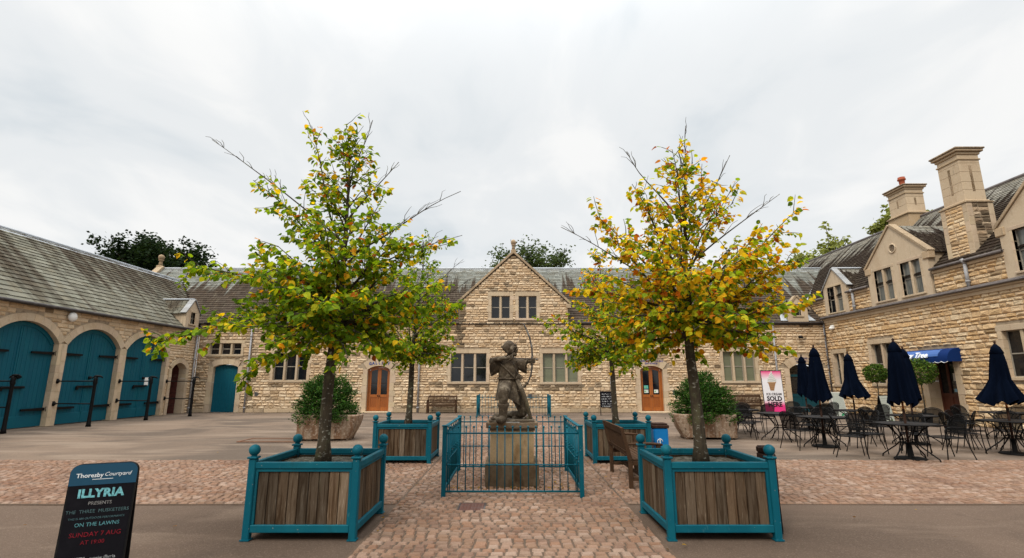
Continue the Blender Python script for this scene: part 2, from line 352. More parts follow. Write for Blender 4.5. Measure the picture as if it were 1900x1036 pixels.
def slate_mat(name, pale, dark, lo, hi, streak, mid, a=1.0, b0=0.0):
    """stone slates: the run-off from the lead ridge keeps the upper courses pale, lichen and soot darken the rest in ragged streaks"""
    m = mat(name, (1, 1, 1), rough=.95, bump=[(25, I3, .4, .01)], spec=.05)
    t = m.node_tree; n = t.nodes; l = t.links
    b = [x for x in n if x.type == 'BSDF_PRINCIPLED'][0]; cur = b.inputs['Base Color'].links[0].from_socket
    uv = n.new('ShaderNodeUVMap'); uv.uv_map = 'frac'
    sp = n.new('ShaderNodeSeparateXYZ'); l.new(uv.outputs[0], sp.inputs[0])
    def tx(scx, scy, det, dist, off=0):
        mp = n.new('ShaderNodeMapping'); mp.inputs['Scale'].default_value = (scx, scy, 1); mp.inputs['Location'].default_value = (off, off, 0); l.new(uv.outputs[0], mp.inputs[0])
        x = n.new('ShaderNodeTexNoise'); l.new(mp.outputs[0], x.inputs['Vector']); x.inputs['Scale'].default_value = 1; x.inputs['Detail'].default_value = det
        x.inputs['Distortion'].default_value = dist; x.inputs['Roughness'].default_value = .6
        return x.outputs['Fac']
    def mm(op, a, c):
        q = n.new('ShaderNodeMath'); q.operation = op
        for i, z in enumerate((a, c)):
            if isinstance(z, (int, float)): q.inputs[i].default_value = z
            else: l.new(z, q.inputs[i])
        return q.outputs[0]
    f = mm('ADD', mm('ADD', mm('MULTIPLY', sp.outputs[1], a), b0), mm('MULTIPLY', mm('SUBTRACT', tx(2.9, .45, 5, .3), .5), streak))
    f = mm('ADD', f, mm('MULTIPLY', mm('SUBTRACT', tx(.35, .6, 4, .5, 7), .5), mid))
    mr = n.new('ShaderNodeMapRange'); mr.interpolation_type = 'SMOOTHSTEP'; l.new(f, mr.inputs[0]); mr.inputs[1].default_value = lo; mr.inputs[2].default_value = hi
    mi = n.new('ShaderNodeMix'); mi.data_type = 'RGBA'; l.new(mr.outputs[0], mi.inputs[0]); mi.inputs[6].default_value = (*dark, 1); mi.inputs[7].default_value = (*pale, 1)
    mi2 = n.new('ShaderNodeMix'); mi2.data_type = 'RGBA'; mi2.blend_type = 'MULTIPLY'; mi2.inputs[0].default_value = 1
    l.new(mi.outputs[2], mi2.inputs[6]); l.new(cur, mi2.inputs[7])
    # small lichen freckles
    mr2 = n.new('ShaderNodeMapRange'); l.new(tx(9, 9, 4, 0, 3), mr2.inputs[0]); mr2.inputs[1].default_value = .55; mr2.inputs[2].default_value = .72; mr2.inputs[4].default_value = .55
    mi3 = n.new('ShaderNodeMix'); mi3.data_type = 'RGBA'; l.new(mr2.outputs[0], mi3.inputs[0]); l.new(mi2.outputs[2], mi3.inputs[6]); mi3.inputs[7].default_value = (.17, .145, .10, 1)
    l.new(mi3.outputs[2], b.inputs['Base Color'])
    return m
M_slateL = slate_mat('pale_stone_slate', (.17, .163, .13), (.062, .049, .036), .28, .74, 1.3, 1.1, -.28, .68)
M_slateB = slate_mat('streaked_stone_slate', (.18, .183, .164), (.062, .047, .036), .60, .74, 1.5, .25)
M_slateR = slate_mat('dark_stone_slate', (.22, .205, .175), (.032, .023, .017), .74, .88, 1.5, .15)

# ------------------------------------------------------------------ the setting: ground, setts
def structure(o): o['kind'] = 'structure'; return o
def ground_grid():
    mb = MB()
    xs = [-600, -60, -30] + [-20 + i * 1.0 for i in range(41)] + [30, 60, 600]
    ys = [-100, -20] + [-4 + i * 1.0 for i in range(36)] + [45, 90, 900]
    def z(x, y):
        if abs(x) > 20 or y < -4 or y > 31: return 0
        return .018 * mnoise.noise(Vector((x * .33, y * .33, 3))) * min(1, abs(abs(x) - 1.5) / 2 if abs(x) > 1.5 else 0)
    nx = len(xs)
    vs = [(x, y, z(x, y) - .004) for y in ys for x in xs]
    fs = [(j * nx + i, j * nx + i + 1, (j + 1) * nx + i + 1, (j + 1) * nx + i) for j in range(len(ys) - 1) for i in range(nx - 1)]
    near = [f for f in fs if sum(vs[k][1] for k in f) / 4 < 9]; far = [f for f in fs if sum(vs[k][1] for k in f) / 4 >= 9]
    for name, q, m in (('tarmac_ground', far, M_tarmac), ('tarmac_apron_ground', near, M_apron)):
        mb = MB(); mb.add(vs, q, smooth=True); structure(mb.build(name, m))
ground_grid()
SETT_COL = [(.245, .155, .107), (.26, .168, .118), (.23, .147, .10), (.272, .182, .132), (.245, .168, .123), (.252, .15, .099), (.215, .14, .102), (.30, .215, .163)]
def setts(mb, x0, x1, y0, y1, wx, wy, rng, along='x', skip=None, edge=None):
    rows = int(round(((y1 - y0) if along == 'x' else (x1 - x0)) / (wy if along == 'x' else wx)))
    for r in range(rows):
        t = rng.random()
        if along == 'x': a = y0 + r * wy; p = x0 - t * wx; end = x1
        else: a = x0 + r * wx; p = y0 - t * wy; end = y1
        step = wx if along == 'x' else wy
        ph = rng.random() * 6
        while p < end:
            ln = step * rng.uniform(.85, 1.15)
            wob = .014 * math.sin(p * 1.7 + ph) + rng.uniform(-.006, .006)
            if along == 'x': X0, X1, Y0, Y1 = max(p, x0), min(p + ln, x1), a + wob, a + wob + wy
            else: X0, X1, Y0, Y1 = a + wob, a + wob + wx, max(p, y0), min(p + ln, y1)
            p += ln
            if X1 - X0 < .03 or Y1 - Y0 < .03: continue
            if skip and skip((X0 + X1) / 2, (Y0 + Y1) / 2): continue
            g = .0075; b = .014
            h = .019 + rng.uniform(-.004, .004); tx, ty = rng.uniform(-.003, .003), rng.uniform(-.003, .003)
            c = rng.choice(SETT_COL); k = rng.uniform(.93, 1.06); c = tuple(q * k for q in c)
            X0 += g; X1 -= g; Y0 += g; Y1 -= g
            j = lambda: rng.uniform(-.004, .004)
            vs = [(X0, Y0, .001), (X1, Y0, .001), (X1, Y1, .001), (X0, Y1, .001),
                  (X0 + b + j(), Y0 + b + j(), h - tx - ty), (X1 - b + j(), Y0 + b + j(), h + tx - ty), (X1 - b + j(), Y1 - b + j(), h + tx + ty), (X0 + b + j(), Y1 - b + j(), h - tx + ty)]
            mb.add(vs, [(4, 5, 6, 7), (0, 1, 5, 4), (1, 2, 6, 5), (2, 3, 7, 6), (3, 0, 4, 7)], c)
BAND = (7.12, 10.9)
rng = random.Random(11)
mb = MB()
inman = lambda x, y: -.68 < x < -.36 and 6.74 < y < 7.14
setts(mb, -1.52, 1.52, 3.0, 25.6, .124, .104, rng, 'x', skip=inman)
structure(mb.build('sett_path', M_sett))
mb = MB()
setts(mb, -16.6, -1.53, BAND[0], BAND[1], .124, .104, rng, 'x')
setts(mb, 1.53, 16.6, BAND[0], BAND[1], .124, .104, rng, 'x')
structure(mb.build('sett_band', M_sett))
mb = MB()
mb.box((-1.54, 2.98, -.1), (1.54, 25.62, .0045)); mb.box((-16.62, BAND[0] - .02, -.1), (-1.541, BAND[1] + .02, .0045)); mb.box((1.541, BAND[0] - .02, -.1), (16.62, BAND[1] + .02, .0045))
structure(mb.build('sett_bedding_ground', M_joint))

# ------------------------------------------------------------------ building helpers
class Pl:
    """a wall plane: horizontal U, vertical Z, outward normal N"""
    def __init__(s, o, u, n): s.o, s.u, s.n = Vector(o), Vector(u), Vector(n); s.z = Vector((0, 0, 1))
    def p(s, u, v, d=0): return s.o + s.u * u + s.z * v + s.n * d
    def box(s, mb, u0, v0, u1, v1, d0, d1, col=(1, 1, 1), bev=.0):
        if bev:
            M = Matrix((( s.u.x, s.z.x, s.n.x, s.o.x), (s.u.y, s.z.y, s.n.y, s.o.y), (s.u.z, s.z.z, s.n.z, s.o.z), (0, 0, 0, 1)))
            return mb.box((u0, v0, d0), (u1, v1, d1), col, bev, M)
        return mb.prism([(u0, v0), (u1, v0), (u1, v1), (u0, v1)], s.o, s.u, s.z, s.n, d0, d1, col)
    def poly(s, mb, pts, d0, d1, col=(1, 1, 1)): return mb.prism(pts, s.o, s.u, s.z, s.n, d0, d1, col)
class Hole:
    def __init__(s, u0, u1, v0, v1, m=.16, ml=.2, ms=.12, rise=0, thick=.24):
        s.u0, s.u1, s.v0, s.v1 = u0, u1, v0, v1; s.m, s.ml, s.ms = m, ml, ms; s.rise = rise; s.t = thick
        s.uc = (u0 + u1) / 2; s.h = (u1 - u0) / 2
        if rise: s.r = (s.h ** 2 + rise ** 2) / (2 * rise); s.cz = v1 - s.r; s.sp = v1 - rise
    def inner(s, a, b):
        if b <= s.v0 + 1e-6 or a >= s.v1 - 1e-6: return None
        if not s.rise or a < s.sp: return (s.u0, s.u1)
        q = s.r ** 2 - (a - s.cz) ** 2
        if q <= 0: return None
        return (s.uc - math.sqrt(q), s.uc + math.sqrt(q))
    def outer(s, a, b):
        top = s.v1 + (s.t if s.rise else s.ml)
        if b <= s.v0 - s.ms + .02 or a >= top - .02: return None
        if not s.rise or a < s.sp: return (s.u0 - s.m, s.u1 + s.m)
        q = (s.r + s.t) ** 2 - (a - s.cz) ** 2
        if q <= 0: return None
        return (s.uc - math.sqrt(q), s.uc + math.sqrt(q))
    def levels(s):
        l = [s.v0, s.v1]
        if s.rise: l += [s.sp + i * s.rise / 7 for i in range(8)]
        return l
def subtract(iv, cut):
    res = []
    for a, b in iv:
        if cut is None or cut[1] <= a or cut[0] >= b: res.append((a, b)); continue
        if cut[0] > a: res.append((a, cut[0]))
        if cut[1] < b: res.append((cut[1], b))
    return res
PAL_CREAM = [(.50, .41, .295), (.475, .38, .265), (.52, .435, .32), (.455, .36, .245), (.49, .405, .295), (.44, .34, .225), (.535, .46, .345), (.47, .37, .25)]
PAL_GOLD = [(.50, .385, .245), (.475, .355, .215), (.52, .42, .285), (.46, .33, .185), (.49, .39, .265), (.44, .32, .195), (.53, .445, .315), (.49, .36, .21)]
PAL_GREY = [(.40, .325, .235), (.35, .275, .195), (.44, .365, .27), (.30, .235, .165), (.38, .315, .235), (.26, .20, .145)]
def stones(mb, mo, P, u0, u1, v0, v1, holes, rng, pal, course=(.09, .19), length=(.18, .5), tint=None, ufun=None, relief=(.02, .06), dark=.05):
    lv = {v0, v1}
    for h in holes: lv |= {x for x in h.levels() if v0 < x < v1}
    if ufun: lv |= {v0 + i * .15 for i in range(int((v1 - v0) / .15) + 1)}
    lv = sorted(lv)
    for a, b in zip(lv, lv[1:]):
        if b - a < 1e-5: continue
        iv = [ufun(a, b) if ufun else (u0, u1)]
        for h in holes: iv = subtract(iv, h.inner(a, b))
        for p, q in iv:
            if q - p > .001: mo.add([P.p(p, a), P.p(q, a), P.p(q, b), P.p(p, b)], [(0, 1, 2, 3)])
    v = v0
    while v < v1 - .03:
        hgt = rng.uniform(*course)
        if v1 - v - hgt < .09: hgt = v1 - v
        a, b = v, v + hgt; v = b
        iv = [ufun(a, b) if ufun else (u0, u1)]
        for h in holes: iv = subtract(iv, h.outer(a, b))
        for p, q in iv:
            x = p
            while x < q - .02:
                ln = rng.uniform(*length) * (.7 + hgt * 1.6)
                if q - x - ln < .14: ln = q - x
                g = .008; X0, X1, A, B = x + g, x + ln - g, a + g, b - g; x += ln
                if X1 - X0 < .02 or B - A < .02: continue
                c = rng.choice(pal); k = rng.uniform(.88, 1.10)
                if rng.random() < dark: k *= rng.uniform(.35, .65)
                if tint: k *= tint((X0 + X1) / 2, (A + B) / 2, rng)
                c = tuple(z * k for z in c)
                ii = min(.028, .25 * (B - A), .25 * (X1 - X0)); d = lambda: rng.uniform(*relief); j = lambda: rng.uniform(-.008, .008)
                vs = [P.p(X0, A), P.p(X1, A), P.p(X1, B), P.p(X0, B),
                      P.p(X0 + ii + j(), A + ii + j(), d()), P.p(X1 - ii + j(), A + ii + j(), d()), P.p(X1 - ii + j(), B - ii + j(), d() * .8), P.p(X0 + ii + j(), B - ii + j(), d() * .8)]
                n = max(1, int((X1 - X0) / .22))
                # a broken ridge of small facets along the middle of the face
                mids = [P.p(X0 + (X1 - X0) * (i + 1) / (n + 1) + j() * 2, A + (B - A) * rng.uniform(.35, .65), rng.uniform(relief[0] * 1.2, relief[1] * 1.25)) for i in range(n)]
                fs = [(0, 1, 5, 4), (1, 2, 6, 5), (2, 3, 7, 6), (3, 0, 4, 7), (4, 8, 7), (5, 6, 8 + n - 1)]
                m0 = [4] + [None] * 0; 
                # fan the face between the bottom edge, the mid points and the top edge
                if n == 1: fs += [(4, 5, 8), (6, 7, 8)]
                else:
                    bt = [4]; tp = [7]
                    for i in range(n - 1):
                        t = (i + 1) / n
                        vb = vs[4] * (1 - t) + vs[5] * t; vt = vs[7] * (1 - t) + vs[6] * t
                        bt.append(8 + n + 2 * i); tp.append(9 + n + 2 * i); mids += [vb + P.n * rng.uniform(-.008, .012), vt + P.n * rng.uniform(-.008, .012)]
                    bt.append(5); tp.append(6)
                    fs[0] = tuple([0, 1] + bt[::-1]); fs[2] = tuple([2, 3] + tp)
                    mi_ = [8 + i for i in range(n)]
                    for i in range(n):
                        fs.append((bt[i], bt[i + 1], mi_[i])); fs.append((tp[i + 1], tp[i], mi_[i]))
                        if i < n - 1: fs.append((bt[i + 1], mi_[i + 1], mi_[i])); fs.append((tp[i + 1], mi_[i], mi_[i + 1]))
                mb.add(vs + mids, fs, c)
def asc(rng, k=1.0): q = rng.uniform(.86, 1.1) * k; return (q, q * rng.uniform(.96, 1.0), q * rng.uniform(.92, 1.0))
def jamb_blocks(mb, P, ua, ub, v0, v1, d0, d1, rng, grow=0, side=0):
    """a jamb built of quoins, long and short in turn"""
    v = v0; k = 0
    while v < v1 - .02:
        h = rng.uniform(.26, .42)
        if v1 - v - h < .14: h = v1 - v
        e = grow if k % 2 else 0
        P.box(mb, ua - (e if side < 0 else 0), v + .002, ub + (e if side > 0 else 0), v + h - .002, d0, d1 + rng.uniform(-.003, .003), asc(rng), .006)
        v += h; k += 1
def window(parent, P, h, lights, pane_mats, rng, name='window', deep=.17, transom=.5, grow=.09, level=None, proud=.04, d0=-.26, label=None):
    """stone surround with mullions (the part), panes with their glazing bars (sub-parts)"""
    mb = MB(); m = h.m
    jamb_blocks(mb, P, h.u0 - m, h.u0, h.v0, h.v1, d0, proud, rng, grow, -1)
    jamb_blocks(mb, P, h.u1, h.u1 + m, h.v0, h.v1, d0, proud, rng, grow, 1)
    nb = max(1, int((h.u1 - h.u0) / .8)); L0 = h.u0 - m - .04; LL = (h.u1 - h.u0 + 2 * m + .08) / nb
    for i in range(nb): P.box(mb, L0 + i * LL + .002, h.v1, L0 + (i + 1) * LL - .002, h.v1 + h.ml, d0, proud + .004, asc(rng), .008)
    P.box(mb, h.u0 - m - .03, h.v0 - h.ms, h.u1 + m + .03, h.v0, d0, proud + .045, asc(rng, .86), .012)
    w = (h.u1 - h.u0); mw = .115; lw = (w - mw * (lights - 1)) / lights
    for i in range(1, lights):
        a = h.u0 + i * lw + (i - 1) * mw
        P.box(mb, a, h.v0, a + mw, h.v1, -.2, .005, asc(rng, .9), .02)
    wo = mb.build(name, M_ashlar, parent, True)
    if label: wo['label'] = label
    par = level or wo
    for i in range(lights):
        a = h.u0 + i * (lw + mw); b = a + lw
        g = MB(); P.box(g, a, h.v0, b, h.v1, -deep - .01, -deep); pane = g.build('pane', pane_mats[i % len(pane_mats)], par, True)
        f = MB(); t = .028
        for (x0, y0, x1, y1) in ((a, h.v0, a + t, h.v1), (b - t, h.v0, b, h.v1), (a + t, h.v0, b - t, h.v0 + t), (a + t, h.v1 - t, b - t, h.v1)): P.box(f, x0, y0, x1, y1, -deep, -deep + .035)
        vt = h.v0 + (h.v1 - h.v0) * transom; P.box(f, a + t, vt - .02, b - t, vt + .02, -deep, -deep + .03)
        f.build('glazing_bar', M_frame, par, True)
    return wo
def arch_pts(uc, r, cz, a0, a1, n): return [(uc + r * math.sin(a0 + (a1 - a0) * i / n), cz + r * math.cos(a0 + (a1 - a0) * i / n)) for i in range(n + 1)]
def surround_arch(mb, P, h, rng, d0, d1, nv=9, grow=.1):
    am = math.asin(min(1, h.h / h.r)); r0, r1 = h.r, h.r + h.t
    for i in range(nv):
        a, b = -am + 2 * am * i / nv, -am + 2 * am * (i + 1) / nv
        k = 3; pts = arch_pts(h.uc, r0, h.cz, a + .002, b - .002, k) + arch_pts(h.uc, r1, h.cz, b - .002, a + .002, k)
        P.poly(mb, pts[::-1], d0, d1 + rng.uniform(-.003, .004), asc(rng))
    for s in (-1, 1):   # the springers that carry the ring
        e = h.uc + s * h.h
        q = (h.uc + s * r1 * math.sin(am), h.cz + r1 * math.cos(am))
        pts = [(e, h.sp - .02), (e, h.sp), (q[0], q[1]), (e + s * max(h.m, s * (q[0] - e)), q[1] - .01), (e + s * h.m, h.sp - .02)]
        P.poly(mb, pts if s > 0 else pts[::-1], d0, d1 - .004, asc(rng)) if False else P.box(mb, min(e, e + s * h.m), h.sp - .25, max(e, e + s * h.m), min(h.sp + .02, q[1]), d0, d1 - .006, asc(rng), .005)
def door_poly(h, ua, ub, v0, inset=0, n=5):
    """outline of the part of an arched opening between ua and ub"""
    pts = [(ua, v0), (ub, v0)]
    for i in range(n + 1):
        u = ub + (ua - ub) * i / n
        q = (h.r - inset) ** 2 - (u - h.uc) ** 2
        pts.append((u, h.cz + math.sqrt(max(q, 1e-4))))
    return pts
A = math.atan(.93); CA, SA = math.cos(A), math.sin(A)
SL_COL = [(1, 1, 1), (.86, .85, .82), (1.12, 1.12, 1.1), (.94, .9, .84), (.78, .77, .74), (1.05, 1.07, 1.05)]
def slates(mb, O, U, Sd, slen, ivals, rng, row=(.25, .17), wid=(.2, .38), smax=None, lift=.032):
    O, U, Sd = Vector(O), Vector(U), Vector(Sd); n = U.cross(Sd)
    s = 0.0; smax = smax or slen
    while s < smax - .02:
        h = row[0] + (row[1] - row[0]) * s / slen; e = min(s + h, smax)
        for a, b in ivals(s, e):
            x = a
            while x < b - .02:
                w = rng.uniform(*wid)
                if b - x - w < .1: w = b - x
                c = rng.choice(SL_COL); k = rng.uniform(.88, 1.1); c = tuple(q * k for q in c)
                l0 = lift + rng.uniform(-.006, .008); l1 = lift + rng.uniform(-.006, .008); ds = rng.uniform(-.012, .012)
                hd = min(e + .02, smax)
                pt = lambda u, ss, d: O + U * u + Sd * ss + n * d
                vs = [pt(x + .003, s + ds, l0), pt(x + w - .003, s + ds, l1), pt(x + w - .003, hd, .003), pt(x + .003, hd, .003), pt(x + .003, s + ds, -.004), pt(x + w - .003, s + ds, -.004)]
                uv = [(O.dot(U) + q, ss / slen) for q, ss in ((x, s), (x + w, s), (x + w, e), (x, e), (x, s), (x + w, s))]
                mb.add(vs, [(0, 1, 2, 3), (4, 5, 1, 0), (4, 0, 3), (1, 5, 2)], c, uv=uv)
                x += w
        s = e
def gutter(mb, pts, r=.07):
    mb.tube(pts, r, 8, cap=True)
def pipe(mb, x, y, z0, z1, n, r=.045, brackets=True):
    N = Vector(n); p = Vector((x, y, 0)) + N * .1
    mb.tube([p + Vector((0, 0, z)) for z in (z0, z1)], r, 10)
    z = z0 + .25
    while z < z1:
        mb.tube([p + Vector((0, 0, z - .035)), p + Vector((0, 0, z + .035))], r * 1.35, 10); mb.tube([p + Vector((0, 0, z)), p - N * .1 + Vector((0, 0, z))], r * .5, 6); z += 1.25
    mb.tube([p + Vector((0, 0, z1)), p + N * .1 + Vector((0, 0, z1 + .18))], r, 10)
def coping(mb, P, ua, va, ub, vb, w=.14, d0=-.2, d1=.09, rng=None, n=7):
    """a run of coping stones laid along a gable verge from (ua,va) up to (ub,vb), w thick across"""
    a, b = Vector((ua, va)), Vector((ub, vb)); t = (b - a).normalized(); nn = Vector((-t.y, t.x))
    if nn.y < 0: nn = -nn
    L_ = (b - a).length
    for i in range(n):
        p = a + t * (L_ * i / n + .003); q = a + t * (L_ * (i + 1) / n - .003); k = rng.uniform(.45, .75)
        pts = [tuple(p), tuple(q), tuple(q + nn * w), tuple(p + nn * w)]
        ar = sum(pts[j][0] * pts[(j + 1) % 4][1] - pts[(j + 1) % 4][0] * pts[j][1] for j in range(4))
        P.poly(mb, pts if ar > 0 else pts[::-1], d0, d1, (k, k * .93, k * .84))

# ------------------------------------------------------------------ the three ranges round the courtyard
XL, YB, XR = -16.9, 27.2, 16.9
PL = Pl((XL, 0, 0), (0, 1, 0), (1, 0, 0)); PB = Pl((0, YB, 0), (1, 0, 0), (0, -1, 0)); PR = Pl((XR, 0, 0), (0, -1, 0), (-1, 0, 0))
ZL, ZB, ZR1, ZR2 = 4.36, 4.76, 4.78, 6.0
RIDGE_L, RIDGE_B, RIDGE_R = ZL + .93 * 3.5, ZB + .93 * 4.2, ZR2 + .05 + .93 * 4.15

# ---- left: coach house with arched doors
rng = random.Random(21)
LH = thing('coach_house', 'long low stone coach house with big arched blue doors and pale slate roof', 'coach house', (XL, 20, 0))
arches = [Hole(c - 1.31, c + 1.31, 0, 3.68, m=.19, rise=.72, thick=.27) for c in (11.45, 14.45, 17.47, 20.45, 23.44)]
small = Hole(25.27, 26.38, 0, 2.52, m=.2, rise=.3, thick=.22)
st, mo = MB(), MB()
stones(st, mo, PL, 8.5, 27.18, 0, ZL, arches + [small], rng, PAL_CREAM, course=(.11, .2), length=(.25, .6), relief=(.012, .035), dark=.03)
wall = st.build('wall', M_stone, LH, True); mo.build('mortar', M_mortar, wall, True)
dr = MB()
for h in arches:
    surround_arch(dr, PL, h, rng, -.3, .05, 11)
    for s in (-1, 1):
        e = h.uc + s * h.h; jamb_blocks(dr, PL, min(e, e + s * .187), max(e, e + s * .187), 0, h.sp - .25, -.3, .05, rng)
surround_arch(dr, PL, small, rng, -.35, .05, 7)
for s in (-1, 1):
    e = small.uc + s * small.h; jamb_blocks(dr, PL, min(e, e + s * .2), max(e, e + s * .2), 0, small.sp - .25, -.35, .05, rng)
dr.build('arch_surround', M_ashlar, LH, True)
for i, h in enumerate(arches):
    for s in (-1, 1):
        mb = MB(); n = 8; W = h.h - .012; topz = []
        for k in range(n):
            a, b = h.uc + s * (.008 + W * k / n), h.uc + s * (.008 + W * (k + 1) / n - .007)
            a, b = min(a, b), max(a, b)
            PL.poly(mb, door_poly(h, a, b, .42, .03, 2), -.2, -.15 + rng.uniform(-.002, .002), (1, 1, 1) if k % 3 else (.9, .92, .95))
        a, b = sorted((h.uc + s * .008, h.uc + s * (h.h - .01)))
        PL.box(mb, a, .03, b, .42, -.2, -.135, (1.06, 1.04, 1.02), .008)
        # curved head rail behind the arch
        am = math.asin(h.h / h.r) * .99
        pts = arch_pts(h.uc, h.r - .012, h.cz, 0, s * am, 8) + arch_pts(h.uc, h.r - .15, h.cz, s * am * .985, 0, 8)
        PL.poly(mb, pts if s < 0 else pts[::-1], -.15, -.125, (1.08, 1.06, 1.04))
        PL.box(mb, *sorted((h.uc + s * .008, h.uc + s * .07))[:1], .42, sorted((h.uc + s * .008, h.uc + s * .07))[1], 3.5, -.15, -.132, (1.05, 1.03, 1.02))
        leaf = mb.build('door_leaf', M_doorp, LH, True)
        for zz_ in (2.62, .62):
            hb = MB(); e = h.uc + s * (h.h + .07); t_ = h.uc + s * .42
            PL.box(hb, min(e, t_), zz_ - .045, max(e, t_), zz_ + .045, -.125, -.1, bev=.008) if False else PL.poly(hb, [(e, zz_ - .055), (t_, zz_ - .035), (t_, zz_ + .035), (e, zz_ + .055)] if t_ > e else [(t_, zz_ - .035), (e, zz_ - .055), (e, zz_ + .055), (t_, zz_ + .035)], -.124, -.07)
            hb.tube([PL.p(e - s * .02, zz_ - .09, -.04), PL.p(e - s * .02, zz_ + .09, -.04)], .055, 10)
            hb.build('strap_hinge', M_black, leaf, True)
        if s > 0:
            lb = MB(); PL.box(lb, h.uc - .42, 1.36, h.uc + .4, 1.44, -.13, -.07, bev=.01); PL.box(lb, h.uc - .46, 1.28, h.uc - .38, 1.42, -.13, -.06, bev=.01)
            lb.tube([PL.p(h.uc + .12, 1.75, -.13), PL.p(h.uc + .12, 1.75, -.06)], .06, 10)
            lb.build('latch_bar', M_black, leaf, True)
            if i == 4:
                lb = MB(); PL.box(lb, h.uc + .28, 1.42, h.uc + .52, 1.78, -.148, -.14); lb.build('notice', M_paper, leaf, True)
# passage behind the small arch
mb = MB(); a, b = small.u0, small.u1
for (u0, u1, v0, v1, d0, d1) in ((a - .2, a, 0, 2.6, -1.9, -.36), (b, b + .2, 0, 2.6, -1.9, -.36), (a - .2, b + .2, 2.5, 2.7, -1.9, -.36), (a - .2, b + .2, 0, 2.7, -2.1, -1.9)): PL.box(mb, u0, v0, u1, v1, d0, d1)
mb.build('passage', M_brick, LH, True)
mb = MB()
lz = lambda s: ZL + .03 + s * SA
SLEN_L = 3.5 / CA
def iv_l(s, e):
    r = (s + e) / 2 * CA; return [(8.0, 26.85 + r)]
slates(mb, (XL + .17, 0, ZL + .04 - .16), (0, 1, 0), (-CA, 0, SA), SLEN_L + .22, iv_l, rng, row=(.30, .18), wid=(.24, .46))
u_ = MB(); o_ = Vector((XL + .17, 0, ZL - .14)); q_ = Vector((-CA, 0, SA)) * (SLEN_L + .2)
roof = mb.build('roof', M_slateL, LH, True)
u_.add([o_ + Vector((0, 8, 0)), o_ + Vector((0, 26.7, 0)), o_ + q_ + Vector((0, 30.3, 0)), o_ + q_ + Vector((0, 8, 0)), (XL - 7.3, 8, ZL), (XL - 7.3, 30.3, ZL)], [(0, 1, 2, 3), (3, 2, 5, 4)], (.5, .5, .5), uv=[(0, .3)] * 6)
u_.build('roof_deck', M_slateL, roof, True)
mb = MB(); zr = o_.z + q_.z; xr = o_.x + q_.x
mb.tube([(xr, 8, zr + .03), (xr, 30.2, zr + .03)], .07, 8)
mb.box((xr - .02, 8, zr - .1), (xr + .16, 30.0, zr + .0)) if False else mb.prism([(0, 0), (.2, -.19), (.22, -.165), (.02, .03)], (xr, 30.1, zr), (1, 0, 0), (0, 0, 1), (0, -1, 0), 0, 22)
mb.build('lead_ridge', M_lead, roof, True)
mb = MB(); gutter(mb, [(XL + .2, 8, ZL - .1), (XL + .2, 27.0, ZL - .1)], .065); mb.box((XL, 8, ZL - .14), (XL + .1, 27.0, ZL - .02))
mb.build('gutter', M_gutter, LH, True)
mb = MB(); pipe(mb, XL, 26.85, 0, ZL - .2, (1, 0, 0), .045); mb.build('downpipe', M_pipe, LH, True)
